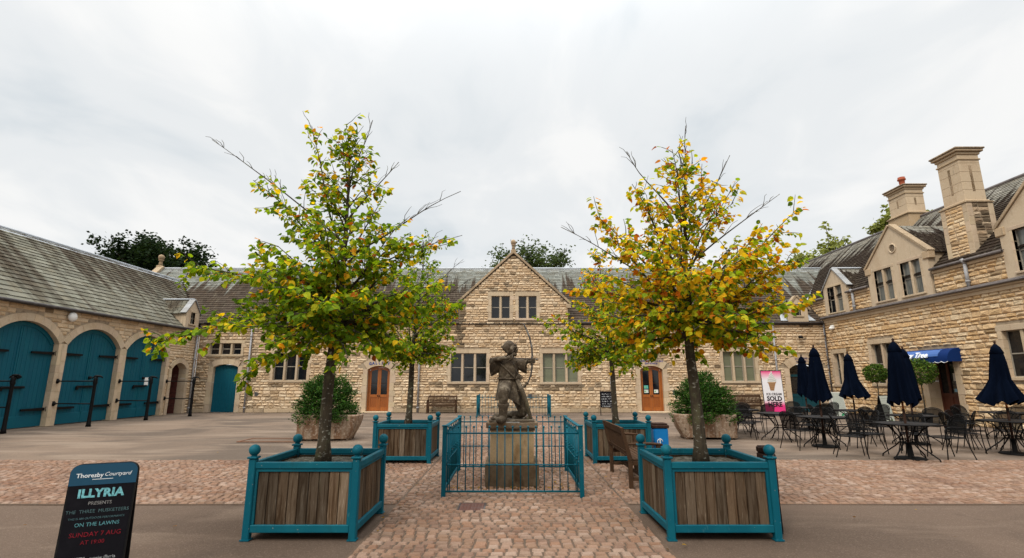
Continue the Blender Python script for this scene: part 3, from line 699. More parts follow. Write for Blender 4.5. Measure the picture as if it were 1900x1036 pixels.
# dormer in the corner of the left roof
def dormer(parent, P, uc, w, z0, zk, za, back, wins, rng, roofm, lead=False, ph=.0, oculus=False, thick=.25, proud=.0, kneel=.1, mats=(M_glass,), m=.14, name='dormer'):
    """stone gabled dormer: front wall and cheeks (part), roof, copings and windows (sub-parts)"""
    h = w / 2; d1 = proud; mb = MB()
    holes = wins; front = MB(); lv = sorted({z0, zk, za} | {x for q in holes for x in (q.v0, q.v1)} | {zk + (za - zk) * i / 12 for i in range(12)})
    for a, b in zip(lv, lv[1:]):
        hb = h if b <= zk + 1e-6 else h * (za - b) / (za - zk); ha = h if a < zk else h * (za - a) / (za - zk)
        # slices of the gable, cut round the windows
        iv = [(-1, 1)]
        cuts = sorted([(q.u0, q.u1) for q in holes if q.v0 < b - 1e-6 and q.v1 > a + 1e-6])
        edges_a = [uc - ha]; edges_b = [uc - hb]
        for c0, c1 in cuts: edges_a += [c0, c1]; edges_b += [c0, c1]
        edges_a.append(uc + ha); edges_b.append(uc + hb)
        for i in range(0, len(edges_a), 2):
            pts = [(edges_a[i], a), (edges_a[i + 1], a), (max(edges_b[i + 1], edges_b[i] + .002), b), (edges_b[i], b)]
            P.poly(front, pts, d1 - thick, d1, (1, 1, 1))
    for s in (-1, 1):   # cheeks
        e = uc + s * h
        P.box(front, min(e, e - s * .14), z0 - .1, max(e, e - s * .14), zk, -back, d1 - thick, (.8, .8, .8))
    d = front.build(name, M_ashlar, parent, True)
    mb = MB()
    for s in (-1, 1):   # slopes run back into the main roof
        e = Vector((uc + s * (h + .1), zk - .1 * (za - zk) / h)); a = Vector((uc, za + .02))
        U = P.n * (1 if s > 0 else -1); Sd = (P.u * (-s * h) + P.z * (za - zk)).normalized(); o = P.p(uc + s * (h + .12), zk - .12 * (za - zk) / h + .03, 0)
        ln = math.hypot(h + .12, (h + .12) * (za - zk) / h)
        iv = (lambda s_, e_: [(-back, d1 - .02)]) if s > 0 else (lambda s_, e_: [(-d1 + .02, back)])
        slates(mb, o, U, Sd, ln, iv, rng, row=(.22, .17))
    mb.build('dormer_roof', roofm, d, True)
    cp = MB()
    for s in (-1, 1): coping(cp, P, uc + s * (h + .1), zk - .1 * (za - zk) / h + .02, uc, za + .02, .09 if not lead else .05, d1 - thick, d1 + .06, rng, max(3, int(w * 1.6)))
    if not lead and w > 2:
        for s in (-1, 1): e = uc + s * h; P.box(cp, min(e - s * .22, e + s * .13), zk - .34, max(e - s * .22, e + s * .13), zk - .02, d1 - thick, d1 + .05, (.8, .74, .66), .03)
    cp.build('coping', M_lead if lead else M_ashlar, d, True)
    if lead:
        fl = MB()
        for s in (-1, 1):
            e = uc + s * h
            pts = [(e, z0 + .02), (e + s * .28, z0 + .02), (e + s * .08, zk + .1), (e, zk + .1)]
        rp = MB(); rp.tube([P.p(uc, za + .06, d1 - .02), P.p(uc, za + .06, -back)], .05, 6); rp.build('ridge_lead', M_lead, d, True)
    for q, nl in zip(wins, (ph if isinstance(ph, (list, tuple)) else [2] * len(wins))):
        q.m, q.ml, q.ms = .1, .12, .08
        Pd = Pl(P.o + P.n * d1, P.u, P.n)
        window(d, Pd, q, nl, mats, rng, level=d, grow=0, proud=.012, d0=-.2, deep=.14)
    if oculus:
        oc = MB(); Pd = Pl(P.o + P.n * d1, P.u, P.n); c = Pd.p(uc, oculus, 0)
        pts = [(uc + .17 * math.cos(t * .393), oculus + .17 * math.sin(t * .393)) for t in range(16)]
        Pd.poly(oc, pts, -.05, .004, (.12, .1, .09)); oc.build('oculus', M_ashlar, d, True)
        rg = MB(); rg.tube([Pd.p(uc + .19 * math.cos(t * .393), oculus + .19 * math.sin(t * .393), .01) for t in range(17)], .035, 6, cap=False); rg.build('oculus_ring', M_ashlar, d, True)
    return d
dormer(LH, PL, 26.25, 1.1, ZL - .05, 5.15, 5.8, 2.2, [Hole(26.08, 26.42, 4.55, 5.15)], rng, M_slateL, lead=True, ph=[1], proud=.1)
tag_ = tag
o = MB().sphere((XL + .12, 19.05, 4.02), (.1, .19, .19), 12, 8).build('alarm_box', M_white, None, loc=(XL + .12, 19.05, 4.02)); tag(o, 'round white alarm box on stone between two blue arches', 'alarm')

# ---- back range with the central gable
rng = random.Random(22)
BK = thing('stable_range', 'low cream stone range with central gable closing the far end of courtyard', 'stable range', (0, YB, 0))
bw = [Hole(-3.27, -1.37, 1.58, 3.08), Hole(1.65, 3.52, 1.56, 3.08), Hole(11.31, 13.01, 1.62, 3.17), Hole(-12.75, -10.95, 1.66, 3.1), Hole(-16.26, -14.57, 3.02, 3.62, m=.13, ml=.16)]
gw = [Hole(-1.13, -.12, 4.97, 6.2), Hole(.36, 1.35, 4.97, 6.2)]
dg_ = Hole(-7.70, -6.50, .06, 2.42, m=.24, rise=.2, thick=.42); drr = Hole(6.83, 8.03, .06, 2.42, m=.24, rise=.2, thick=.42)
dteal = Hole(14.8, 16.35, 0, 2.55, m=.28, rise=.3, thick=.42); dblue = Hole(-15.95, -14.62, 0, 2.5, m=.24, rise=.14, thick=.28)
bh = bw + [dg_, drr, dteal, dblue]
GL, GR, GC, GK, GA = -2.9, 3.06, .08, 5.86, 8.62
gfun = lambda a, b: (GL, GR) if b <= GK else (GC - (GC - GL) * (GA - b) / (GA - GK), GC + (GR - GC) * (GA - b) / (GA - GK))
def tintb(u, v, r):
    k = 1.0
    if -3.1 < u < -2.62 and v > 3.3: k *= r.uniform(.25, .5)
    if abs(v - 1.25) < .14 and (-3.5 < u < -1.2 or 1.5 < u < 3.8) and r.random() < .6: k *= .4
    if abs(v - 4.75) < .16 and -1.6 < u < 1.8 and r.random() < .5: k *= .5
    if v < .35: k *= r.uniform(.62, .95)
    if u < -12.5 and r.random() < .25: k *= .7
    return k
st, mo = MB(), MB()
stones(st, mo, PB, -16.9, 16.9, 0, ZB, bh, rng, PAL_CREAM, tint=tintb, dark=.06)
PAL_MIX = PAL_CREAM
gs, gm = st, mo
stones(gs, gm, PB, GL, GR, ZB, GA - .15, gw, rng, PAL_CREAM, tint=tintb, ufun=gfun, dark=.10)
wall = st.build('wall', M_stone, BK, True); mo.build('mortar', M_mortar, wall, True)
# plinth course
mb = MB(); x = -16.9
cuts = sorted([(h.u0 - h.m, h.u1 + h.m) for h in (dg_, drr, dteal, dblue)]); iv = [(-16.9, 16.9)]
for c in cuts: iv = subtract(iv, c)
for a, b in iv:
    x = a
    while x < b - .05:
        ln = min(rng.uniform(.5, 1.1), b - x); ln = b - x if b - x - ln < .2 else ln
        k = rng.uniform(.55, .95); PB.box(mb, x + .004, 0, x + ln - .004, .2, 0, .07, (k, k * .95, k * .88), .015); x += ln
mb.build('plinth', M_ashlar, BK, True)
GREEN = (M_blind,)
window(BK, PB, bw[0], 3, (M_glass,), rng); window(BK, PB, bw[1], 3, GREEN, rng, label='three-light stone window with green blinds'); window(BK, PB, bw[2], 3, GREEN, rng, label='three-light stone window with green blinds')
window(BK, PB, bw[3], 3, (M_glass,), rng); window(BK, PB, bw[4], 3, (M_glass,), rng)
for q in gw: q.m = .17; window(BK, PB, q, 2, (M_glass,), rng)
def timber_door(h, P, parent, rng, posters=False):
    dr = MB(); surround_arch(dr, P, h, rng, -.3, .05, 5)
    for s in (-1, 1):
        e = h.uc + s * h.h; jamb_blocks(dr, P, min(e, e + s * .24), max(e, e + s * .24), 0, h.sp - .25, -.3, .05, rng, .08, s)
    sur = dr.build('door_surround', M_ashlar, parent, True)
    d = MB(); D = -.2
    fr = MB()
    for s in (-1, 1):
        a, b = sorted((h.uc + s * (h.h - .075), h.uc + s * h.h)); P.poly(fr, door_poly(h, a, b, h.v0, .0, 2), D - .05, D + .05)
    am = math.asin(h.h / h.r); pts = arch_pts(h.uc, h.r, h.cz, -am, am, 10) + arch_pts(h.uc, h.r - .08, h.cz, am * .86, -am * .86, 10); P.poly(fr, pts[::-1], D - .05, D + .045)
    fo = fr.build('door_frame', M_oak, parent, True)
    for s in (-1, 1):
        lf = MB(); ua, ub = sorted((h.uc + s * .004, h.uc + s * (h.h - .078))); stile = .09; hi = Hole(h.u0, h.u1, h.v0, h.v1, rise=h.rise)
        for (x0, x1) in ((ua, ua + stile), (ub - stile, ub)): P.poly(lf, door_poly(h, x0, x1, h.v0 + .01, .085, 2), D - .03, D + .02, asc(rng))
        P.box(lf, ua + stile, h.v0 + .01, ub - stile, h.v0 + .2, D - .03, D + .018); P.box(lf, ua + stile, .78, ub - stile, .92, D - .03, D + .018)
        pp = door_poly(h, ua + stile, ub - stile, 0, .085, 4); top = [q for q in pp[2:]]; low = [(q[0], q[1] - .1) for q in top][::-1]
        P.poly(lf, low + top, D - .03, D + .018)
        P.box(lf, ua + stile, h.v0 + .2, ub - stile, .78, D - .02, D - .004, (.78, .72, .66)); 
        xm = (ua + ub) / 2
        for q in (-.06, .06): P.box(lf, xm + q - .006, h.v0 + .21, xm + q + .006, .77, D - .004, D + .003, (.7, .66, .6))
        leaf = lf.build('door_leaf', M_oak, parent, True)
        g = MB(); P.poly(g, door_poly(h, ua + stile, ub - stile, .92, .16, 4), D - .016, D - .008); g.build('pane', M_glass, leaf, True)
        gb = MB(); P.box(gb, ua + stile, 1.5, ub - stile, 1.52, D - .008, D + .004); gb.build('glazing_bar', M_dkwood, leaf, True)
        hd = MB(); hx = ub - .045 if s < 0 else ua + .045; hd.tube([P.p(hx, .85, D + .02), P.p(hx, .85, D + .07)], .025, 8); hd.sphere(P.p(hx, .85, D + .08), .032, 8, 6); hd.build('door_knob', M_black, leaf, True)
        if posters:
            for (z, c) in (((1.0, (.55, .62, .58)), (1.22, (.10, .40, .34))) if s < 0 else ((1.0, (.70, .70, .66)),)):
                q = MB(); P.box(q, xm - .11, z, xm + .11, z + .17, D - .007, D - .003, c); P.box(q, xm - .09, z + .04, xm - .01, z + .12, D - .003, D - .001, (.2, .45, .2)); q.build('poster', M_sign, leaf, True)
    sp = MB(); P.box(sp, h.u0 - .2, 0.0, h.u1 + .2, .058, -.3, .55 if posters else .4, (1.05, 1.02, .95), .01); sp.build('door_step', M_ashlar, parent, True)
    return sur
timber_door(dg_, PB, BK, rng); timber_door(drr, PB, BK, rng, True)
def arc_text(parent, P, txt, uc, vb, size, col, rad=5.0, d=.055, sp=.78):
    mb = MB(); n = len(txt); w = size * sp
    for i, ch in enumerate(txt):
        if ch == ' ': continue
        x = (i - (n - 1) / 2) * w; th = x / rad
        u = P.u * math.cos(th) - P.z * math.sin(th); v = P.z * math.cos(th) + P.u * math.sin(th)
        text_mesh(mb, ch, size, P.p(uc + rad * math.sin(th), vb - rad * (1 - math.cos(th)), d), u, v, col, bold=.008)
    return mb.build('lettering', M_letter, parent, True)
arc_text(BK, PB, 'GALLERY', dg_.uc + .02, 2.5, .2, (.03, .06, .22), 3.2, sp=.80)
arc_text(BK, PB, 'THORESBY GALLERY', drr.uc, 2.66, .105, (.10, .09, .22), 4, sp=.78)
arc_text(BK, PB, 'ENTRANCE', drr.uc, 2.51, .105, (.10, .09, .22), 4, sp=.82)
# the teal arched doorway in the right corner and the small blue door in the left one
for h, n_ in ((dteal, 7), (dblue, 5)):
    dr = MB(); surround_arch(dr, PB, h, rng, -.35, .05, n_)
    for s in (-1, 1):
        e = h.uc + s * h.h; jamb_blocks(dr, PB, min(e, e + s * h.m), max(e, e + s * h.m), 0, h.sp - .25, -.3, .05, rng, .06, s)
    dr.build('door_surround', M_ashlar, BK, True)
arc_text(BK, PB, 'OLD ENGINE', dteal.uc + .05, 2.77, .12, (.10, .075, .12), 4, sp=.8)
arc_text(BK, PB, 'BAR GRILL', dteal.uc + .05, 2.62, .12, (.10, .075, .12), 4, sp=.8)
lf = MB(); D = -.32
for a, b in ((14.8, 14.9), (15.5, 15.65), (16.25, 16.35)): PB.poly(lf, door_poly(dteal, a, b, .02, .02, 2), D, D + .06)
for a, b in ((14.9, 15.5), (15.65, 16.25)):
    for z0, z1 in ((.02, .25), (.8, .95), (1.85, 1.97)): PB.box(lf, a, z0, b, z1, D, D + .055)
    PB.box(lf, a, .25, b, .8, D, D + .03)
leaf = lf.build('door_leaf', mat('dark_teal_paint', (.004, .05, .065), rough=.5), BK, True)
g = MB(); PB.poly(g, door_poly(dteal, 14.9, 16.25, .95, .05, 6), D - .01, D + .01); g.build('pane', M_glass, leaf, True)
lf = MB(); n = 9
for k in range(n):
    a = -15.94 + 1.31 * k / n; PB.poly(lf, door_poly(dblue, a + .003, a + 1.31 / n - .003, .02, .02, 2), -.2, -.16 + rng.uniform(-.002, .002))
lf.build('door_leaf', M_doorp, BK, True)
# roof
VK = lambda z: (GC - GL) - (z - GK) / .93 if z > GK else (GC - GL)
SLEN_B = 4.2 / CA
def iv_b(s, e):
    m = (s + e) / 2; z = ZB - .1 + m * SA; d = m * CA - .12
    a = -16.75 - (d + .38) if z < RIDGE_L - .05 else -22.4
    b = 17.0 if z < 6.1 else 17.0 + (z - 6.08) / .93
    h = VK(z)
    return subtract([(a, b)], (GC - h, GC + h) if h > 0 else None)
mb = MB(); slates(mb, (0, YB - .14, ZB - .1), (1, 0, 0), (0, CA, SA), SLEN_B + .17, iv_b, rng, row=(.24, .16))
# slopes of the gable's own roof
for s in (-1, 1):
    e = GL if s < 0 else GR; hw = abs(GC - e)
    O = Vector((e + s * .0, YB + .05, GK)); U = Vector((0, -s, 0)); Sd = Vector((-s * CA, 0, SA))
    def ivg(a, b, s=s):
        z = GK + a * SA; L_ = max(.05, (z - ZB) / .93)
        return [(-L_, -.1)] if s > 0 else [(.1, L_)]
    slates(mb, O, U, Sd, hw / CA, ivg, rng, row=(.24, .18))
    PBs = Pl((e, 0, 0), (0, -s, 0), (s, 0, 0))
roof = mb.build('roof', M_slateB, BK, True)
dk = MB(); dk.add([(-22.4, YB - .1, ZB - .12), (17, YB - .1, ZB - .12), (21.5, YB + 4.2, RIDGE_B - .02), (-22.4, YB + 4.2, RIDGE_B - .02), (-22.4, YB + 8.6, ZB), (21.5, YB + 8.6, ZB)], [(0, 1, 2, 3), (3, 2, 5, 4)], (.5, .5, .5), uv=[(0, .3)] * 6)
dk.build('roof_deck', M_slateB, roof, True)
mb = MB(); yr = YB + 4.2; mb.tube([(-22.4, yr, RIDGE_B + .03), (21, yr, RIDGE_B + .03)], .08, 8)
mb.prism([(0, 0), (-.26, -.245), (-.28, -.215), (-.02, .03)], (-22.4, yr, RIDGE_B), (0, 1, 0), (0, 0, 1), (1, 0, 0), 0, 43.4)
mb.build('lead_ridge', M_lead, roof, True)
mb = MB()   # lead in the valleys
def strip(mb, a, b, w, up=.03):
    a, b = Vector(a), Vector(b); t = (b - a).normalized(); s_ = t.cross(Vector((0, 0, 1))).normalized(); n_ = s_.cross(t)
    mb.add([a - s_ * w + n_ * up, a + s_ * w + n_ * up, b + s_ * w + n_ * up, b - s_ * w + n_ * up], [(0, 1, 2, 3)])
strip(mb, (17.0, YB + 1.4, 6.08), (20.0, YB + 4.3, RIDGE_B + .05), .13, .06)
mb.build('valley_lead', M_lead, roof, True); mb = MB()
strip(mb, (-16.8, YB + .0, ZL + .1), (-20.2, YB + 3.25, RIDGE_L + .1), .1, .05)
mb.build('valley_lead', M_lead, roof, True)
cp = MB(); coping(cp, PB, GL - .12, GK - .11, GC, GA + .02, .11, -.28, .1, rng, 9); coping(cp, PB, GR + .12, GK - .11, GC, GA + .02, .11, -.28, .1, rng, 9)
for s, e in ((-1, GL), (1, GR)): PB.box(cp, min(e - s * .1, e + s * .16), GK - .34, max(e - s * .1, e + s * .16), GK - .1, -.25, .1, (.7, .66, .6), .02)
cp.build('coping', M_ashlar, BK, True)
# side returns of the gable above the eaves
mb = MB()
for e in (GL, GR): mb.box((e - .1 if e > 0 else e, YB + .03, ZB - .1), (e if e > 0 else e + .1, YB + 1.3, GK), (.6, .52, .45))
mb.build('gable_return', M_ashlar, BK, True)
def finial(parent, x, y, z, k=1.0, rough=False):
    mb = MB()
    mb.box((x - .17 * k, y - .17 * k, z - .2 * k), (x + .17 * k, y + .17 * k, z + .12 * k), (.62, .55, .46), .03)
    mb.lathe([(.14 * k, .1 * k), (.10 * k, .3 * k), (.09 * k, .42 * k), (.16 * k, .46 * k), (.16 * k, .5 * k)], (x, y, z), 8, (.5, .44, .37))
    mb.sphere((x, y, z + .66 * k), .19 * k, 10, 7, (.45, .40, .33), fn=lambda d: 1 + .18 * mnoise.noise(d * 3))
    return mb.build('finial', M_ashlar, parent, True)
finial(BK, GC, YB + .08, GA + .12, .82)
finial(BK, -22.6, YB + 4.2, RIDGE_B + .1, 1.0)
mb = MB(); PW = Pl((-22.6, 0, 0), (0, -1, 0), (-1, 0, 0))
coping(mb, PW, -(YB - .1), ZB - .05, -(YB + 4.2), RIDGE_B + .06, .16, -.3, .1, rng, 9); mb.build('coping', M_ashlar, BK, True)
mb = MB()
for a, b in ((-16.6, GL - .15), (GR + .15, 16.9)): gutter(mb, [(a, YB - .17, ZB - .06), (b, YB - .17, ZB - .06)], .06); mb.box((a, YB - .1, ZB - .16), (b, YB, ZB - .04))
mb.build('gutter', M_gutter, BK, True)
for x, z1, z0 in ((-14.05, ZB - .2, 0), (-4.95, ZB - .2, 0), (5.25, ZB - .2, 0), (14.1, ZB - .2, 0)):
    mb = MB(); pipe(mb, x, YB, z0, z1, (0, -1, 0), .048); mb.build('downpipe', M_pipe, BK, True)
dormer(BK, PB, 15.6, 1.1, ZB - .05, 5.5, 6.15, 1.7, [Hole(15.43, 15.77, 5.12, 5.62)], rng, M_slateB, ph=[1], proud=.02)
dormer(BK, PB, -9.75, 1.1, ZB - .05, 5.5, 6.15, 1.7, [Hole(-9.92, -9.58, 5.12, 5.62)], rng, M_slateB, ph=[1], proud=.02)
mb = MB()
for c in (15.6, -9.75):
    for s in (-1, 1):
        mb.add([(c + s * .57, YB + .0, ZB + .09), (c + s * .95, YB + .0, ZB + .09), (c + s * .62, YB + .75, ZB + .82), (c + s * .57, YB + .75, ZB + .82)], [(0, 1, 2, 3) if s > 0 else (3, 2, 1, 0)])
mb.build('dormer_flashing', M_lead, BK, True)
for (u, v) in ((-.62, .82), (.95, .82), (8.6, 1.0), (-13.5, .95), (13.45, .95)):
    mb = MB(); PB.box(mb, u - .11, v - .11, u + .11, v + .11, 0, .05, bev=.01)
    for k in range(5): PB.box(mb, u - .09, v - .085 + k * .04, u + .09, v - .07 + k * .04, .05, .06)
    mb.build('vent_grille', M_steel, BK, True)

# ---- right: two-storey tea room range
rng = random.Random(23)
RT = thing('tea_room_range', 'two storey golden stone range with dormers and tall chimneys', 'stone range', (XR, 20, 0))
yy = lambda a, b: (-b, -a)
rw = [Hole(*yy(25.72, 26.6), 1.45, 3.02), Hole(*yy(22.42, 23.75), 1.5, 3.3), Hole(*yy(15.3, 17.3), 1.75, 3.3), Hole(*yy(11.2, 13.2), 1.75, 3.3)]
rdoor = Hole(*yy(19.42, 20.75), 0.12, 2.55, m=.25, ml=.25)
st, mo = MB(), MB()
stones(st, mo, PR, -27.18, -8.5, 0, ZR1, rw + [rdoor], rng, PAL_GOLD, dark=.02, course=(.11, .22))
PU = Pl((XR + .08, 0, 0), (0, -1, 0), (-1, 0, 0))
D2Y, D1Y, D3Y = (19.75, 23.4), (24.95, 26.85), (13.3, 16.7)
class Blk(Hole): pass
blks = [Hole(*yy(*q), ZR1, ZR2 + .1, m=0, ml=0, ms=0) for q in (D1Y, D2Y, D3Y)]
stones(st, mo, PU, -34, -8.5, ZR1 + .15, ZR2 - .16, blks, rng, PAL_GOLD, dark=.03)
wall = st.build('wall', M_stone, RT, True); mo.build('mortar', M_mortar, wall, True)
window(RT, PR, rw[0], 2, (M_glass,), rng); window(RT, PR, rw[1], 2, (M_glass,), rng); window(RT, PR, rw[2], 3, (M_glass,), rng); window(RT, PR, rw[3], 3, (M_glass,), rng)
mb = MB()
for s, e in ((-1, rdoor.u0), (1, rdoor.u1)): jamb_blocks(mb, PR, min(e, e + s * .25), max(e, e + s * .25), 0, rdoor.v1, -.5, .05, rng, .08, s)
PR.box(mb, rdoor.u0 - .3, rdoor.v1, rdoor.u1 + .3, rdoor.v1 + .25, -.5, .055, asc(rng), .01)
mb.build('door_surround', M_ashlar, RT, True)
mb = MB(); PR.box(mb, rdoor.u0 - .3, 0, rdoor.u1 + .3, .118, -.5, .45, (.62, .58, .52), .015); mb.build('door_step', M_ashlar, RT, True)
mb = MB(); D = -.45; a, b = rdoor.u0, rdoor.u1
for x0, x1 in ((a, a + .08), (b - .08, b), (a + .42, a + .52)): PR.box(mb, x0, .12, x1, 2.55, D - .05, D + .03)
for x0, x1 in ((a + .08, a + .42), (a + .52, b - .08)):
    for z0, z1 in ((.12, .35), (1.0, 1.14), (2.42, 2.55)): PR.box(mb, x0, z0, x1, z1, D - .05, D + .025)
    PR.box(mb, x0, .35, x1, 1.0, D - .04, D)
leaf = mb.build('door_leaf', mat('mahogany', (.075, .022, .012), [(4, (6, 6, .5), .45, .7, (.045, .013, .008), .8)], rough=.45), RT, True)
mb = MB()
for x0, x1 in ((a + .08, a + .42), (a + .52, b - .08)): PR.box(mb, x0, 1.14, x1, 2.42, D - .03, D - .01)
mb.build('pane', M_glass, leaf, True)
for (x, z, ww, hh, c) in ((.66, 1.62, .2, .3, (.62, .6, .55)), (.62, 1.2, .12, .12, (.2, .38, .5)), (.82, 1.2, .12, .1, (.45, .45, .42))):
    mb = MB(); PR.box(mb, a + x, z, a + x + ww, z + hh, D - .008, D - .003, c); mb.build('notice', M_sign, leaf, True)
# moulded string course with the lead gutter on it, upper gutter
mb = MB(); PR.box(mb, -27.1, ZR1 - .12, -8.5, ZR1 + .02, 0, .09, (.95, .9, .84), .012); PR.box(mb, -27.1, ZR1 + .02, -8.5, ZR1 + .1, 0, .15, (.9, .85, .78), .012)
for q in [(-34, -D1Y[1]), (-D1Y[0], -D2Y[1]), (-D2Y[0], -D3Y[1]), (-D3Y[0], -8.5)]: PU.box(mb, q[0], ZR2 - .16, q[1], ZR2 - .04, 0, .07, (.98, .9, .8), .012)
mb.build('string_course', M_ashlar, RT, True)
mb = MB(); PR.box(mb, -27.05, ZR1 + .1, -8.5, ZR1 + .22, -.05, .2, bev=.03); mb.tube([PR.p(-27.05, ZR1 + .13, .2), PR.p(-8.5, ZR1 + .13, .2)], .045, 8)
mb.build('string_gutter', M_gutter2, RT, True)
for q in [(-34, -D1Y[1] - .02), (-D1Y[0] + .02, -D2Y[1] - .02), (-D2Y[0] + .02, -D3Y[1] - .02), (-D3Y[0] + .02, -8.5)]:
    mb = MB(); PU.box(mb, q[0], ZR2 - .04, q[1], ZR2 + .07, -.05, .15, bev=.02); mb.tube([PU.p(q[0], ZR2 + .01, .15), PU.p(q[1], ZR2 + .01, .15)], .055, 8)
    mb.build('eaves_gutter', M_gutter2, RT, True)
SLEN_R = 4.15 / CA
def iv_r(s, e):
    iv = [(-36, -8)]
    if s < .5:
        for q in (D1Y, D2Y, D3Y): iv = subtract(iv, (-q[1] + .02, -q[0] - .02))
    return iv
mb = MB(); slates(mb, (XR + .02, 0, ZR2 + .02), (0, -1, 0), (CA, 0, SA), SLEN_R + .06, iv_r, rng, row=(.22, .15))
roof = mb.build('roof', M_slateR, RT, True)
mb = MB(); xr, zr = XR + .04 + 4.15, ZR2 + .02 + .93 * 4.15
mb.add([(XR + .06, 8, ZR2), (XR + .06, 36, ZR2), (xr, 36, zr - .02), (xr, 8, zr - .02), (xr + 4.2, 8, ZR2), (xr + 4.2, 36, ZR2)], [(3, 2, 1, 0), (4, 5, 2, 3)], (.5, .5, .5), uv=[(0, .3)] * 6); mb.build('roof_deck', M_slateR, roof, True)
mb = MB(); mb.tube([(xr, 8, zr + .05), (xr, 36, zr + .05)], .09, 8); mb.build('ridge_tiles', M_gutter2, roof, True)
GM = (M_curtain,)
dormer(RT, PU, -25.9, 1.9, ZR1 + .15, 6.45, 7.42, 2.2, [Hole(-26.5, -25.35, 5.15, 6.5)], rng, M_slateR, lead=True, ph=[2], proud=.05, mats=(M_glass, M_curtain))
dormer(RT, PU, -21.58, 3.5, ZR1 + .15, 6.85, 8.42, 3.2, [Hole(-22.9, -21.85, 5.2, 6.62), Hole(-21.3, -20.25, 5.2, 6.62)], rng, M_slateR, ph=[2, 2], proud=.06, oculus=7.4, mats=(M_curtain,))
dormer(RT, PU, -15.0, 3.5, ZR1 + .15, 6.85, 8.42, 3.2, [Hole(-16.3, -15.25, 5.2, 6.62), Hole(-14.7, -13.65, 5.2, 6.62)], rng, M_slateR, ph=[2, 2], proud=.06, oculus=7.4, mats=(M_curtain,))
for y, z0, z1 in ((24.5, ZR1 + .2, ZR2 - .1), (18.2, ZR1 + .2, ZR2 - .1)):
    mb = MB(); pipe(mb, XR + .08, y, z0, z1, (-1, 0, 0), .06); mb.build('downpipe', M_pipe, RT, True)
mb = MB(); pipe(mb, XR, 26.95, 0, ZR1 - .15, (-1, 0, 0), .04); mb.build('downpipe', M_gutter, RT, True)
def chimney(parent, x, y, wx, wy, z0, z1, z2, rng, slot=True, pots=0, base=True):
    hx, hy = wx / 2, wy / 2; parts = []
    body = MB()
    body.box((x - hx + .02, y - hy + .02, z0 - 1.5), (x + hx - .02, y + hy - .02, z1), (.8, .72, .6))
    if base:
        # rock-faced middle panels between ashlar corners
        for P, w_ in ((Pl((x - hx, y, 0), (0, -1, 0), (-1, 0, 0)), wy), (Pl((x, y - hy, 0), (1, 0, 0), (0, -1, 0)), wx)):
            st, mo = MB(), MB(); parts.append((st, mo))
            stones(st, mo, P, -w_ / 2 + .2, w_ / 2 - .2, z0, z1, [], rng, PAL_GOLD if P.n.x else PAL_GREY, relief=(.012, .035), tint=(lambda u, v, r: 1.0) if P.n.x else (lambda u, v, r: r.choice((.25, .4, .8, .9))), length=(.2, .4))  # camera side gets greyer, darker stones: its shade is put into the colour
            for s in (-1, 1):
                jamb_blocks(body, P, *sorted((s * (w_ / 2 - .2), s * (w_ / 2 + .004))), z0 - 1.2, z1, -.03, .012, rng)
    k = .82; hx2, hy2 = hx * k, hy * k
    v = z1 + .12
    body.box((x - hx - .05, y - hy - .05, z1), (x + hx + .05, y + hy + .05, z1 + .06), (.55, .5, .44), .02)
    body.box((x - hx * .95, y - hy * .95, z1 + .06), (x + hx * .95, y + hy * .95, z1 + .14), (.8, .75, .68), .03)
    z = z1 + .14; top = z2 - .3
    while z < top - .01:
        h = min(rng.uniform(.3, .42), top - z); h = top - z if top - z - h < .15 else h
        q = rng.uniform(.88, 1.04); body.box((x - hx2, y - hy2, z + .002), (x + hx2, y + hy2, z + h - .002), (q, q * .98, q * .95), .008); z += h
    if slot:
        body.box((x - hx2 - .006, y - .05, z1 + .5), (x - hx2 + .01, y + .05, top - .45), (.30, .25, .19)); body.box((x - .05, y - hy2 - .006, z1 + .5), (x + .05, y - hy2 + .01, top - .45), (.30, .25, .19))
    body.box((x - hx2 - .04, y - hy2 - .04, top - .22), (x + hx2 + .04, y + hy2 + .04, top - .16), (.75, .7, .62), .012)
    body.box((x - hx2 - .05, y - hy2 - .05, top), (x + hx2 + .05, y + hy2 + .05, top + .1), (.85, .8, .72), .02)
    body.box((x - hx2 - .13, y - hy2 - .13, top + .1), (x + hx2 + .13, y + hy2 + .13, top + .2), (.62, .56, .5), .02)
    body.box((x - hx2 - .17, y - hy2 - .17, top + .2), (x + hx2 + .17, y + hy2 + .17, top + .27), (.35, .31, .27), .02)
    body.box((x - hx2 * .6, y - hy2 * .6, top + .27), (x + hx2 * .6, y + hy2 * .6, top + .33), (.22, .19, .16), .03)
    c = body.build('chimney', M_ashlar, parent, True)
    for a_, b_ in parts: a_.build('chimney_stonework', M_stone, c, True); b_.build('mortar', M_mortar, c, True)
    for i in range(pots):
        p = MB(); p.lathe([(.15, 0), (.15, .06), (.12, .1), (.14, .42), (.19, .44), (.19, .52), (.15, .55), (.17, .60), (.12, .62)], (x - .05, y - .0, top + .3), 12); p.build('chimney_pot', M_terra, c, True)
    return c
chimney(RT, 17.72, 18.62, 1.0, 1.16, 6.1, 8.25, 10.55, rng)
chimney(RT, 21.0, 25.35, 1.15, 1.45, 9.2, 10.1, 11.75, rng, slot=True, pots=1, base=False)
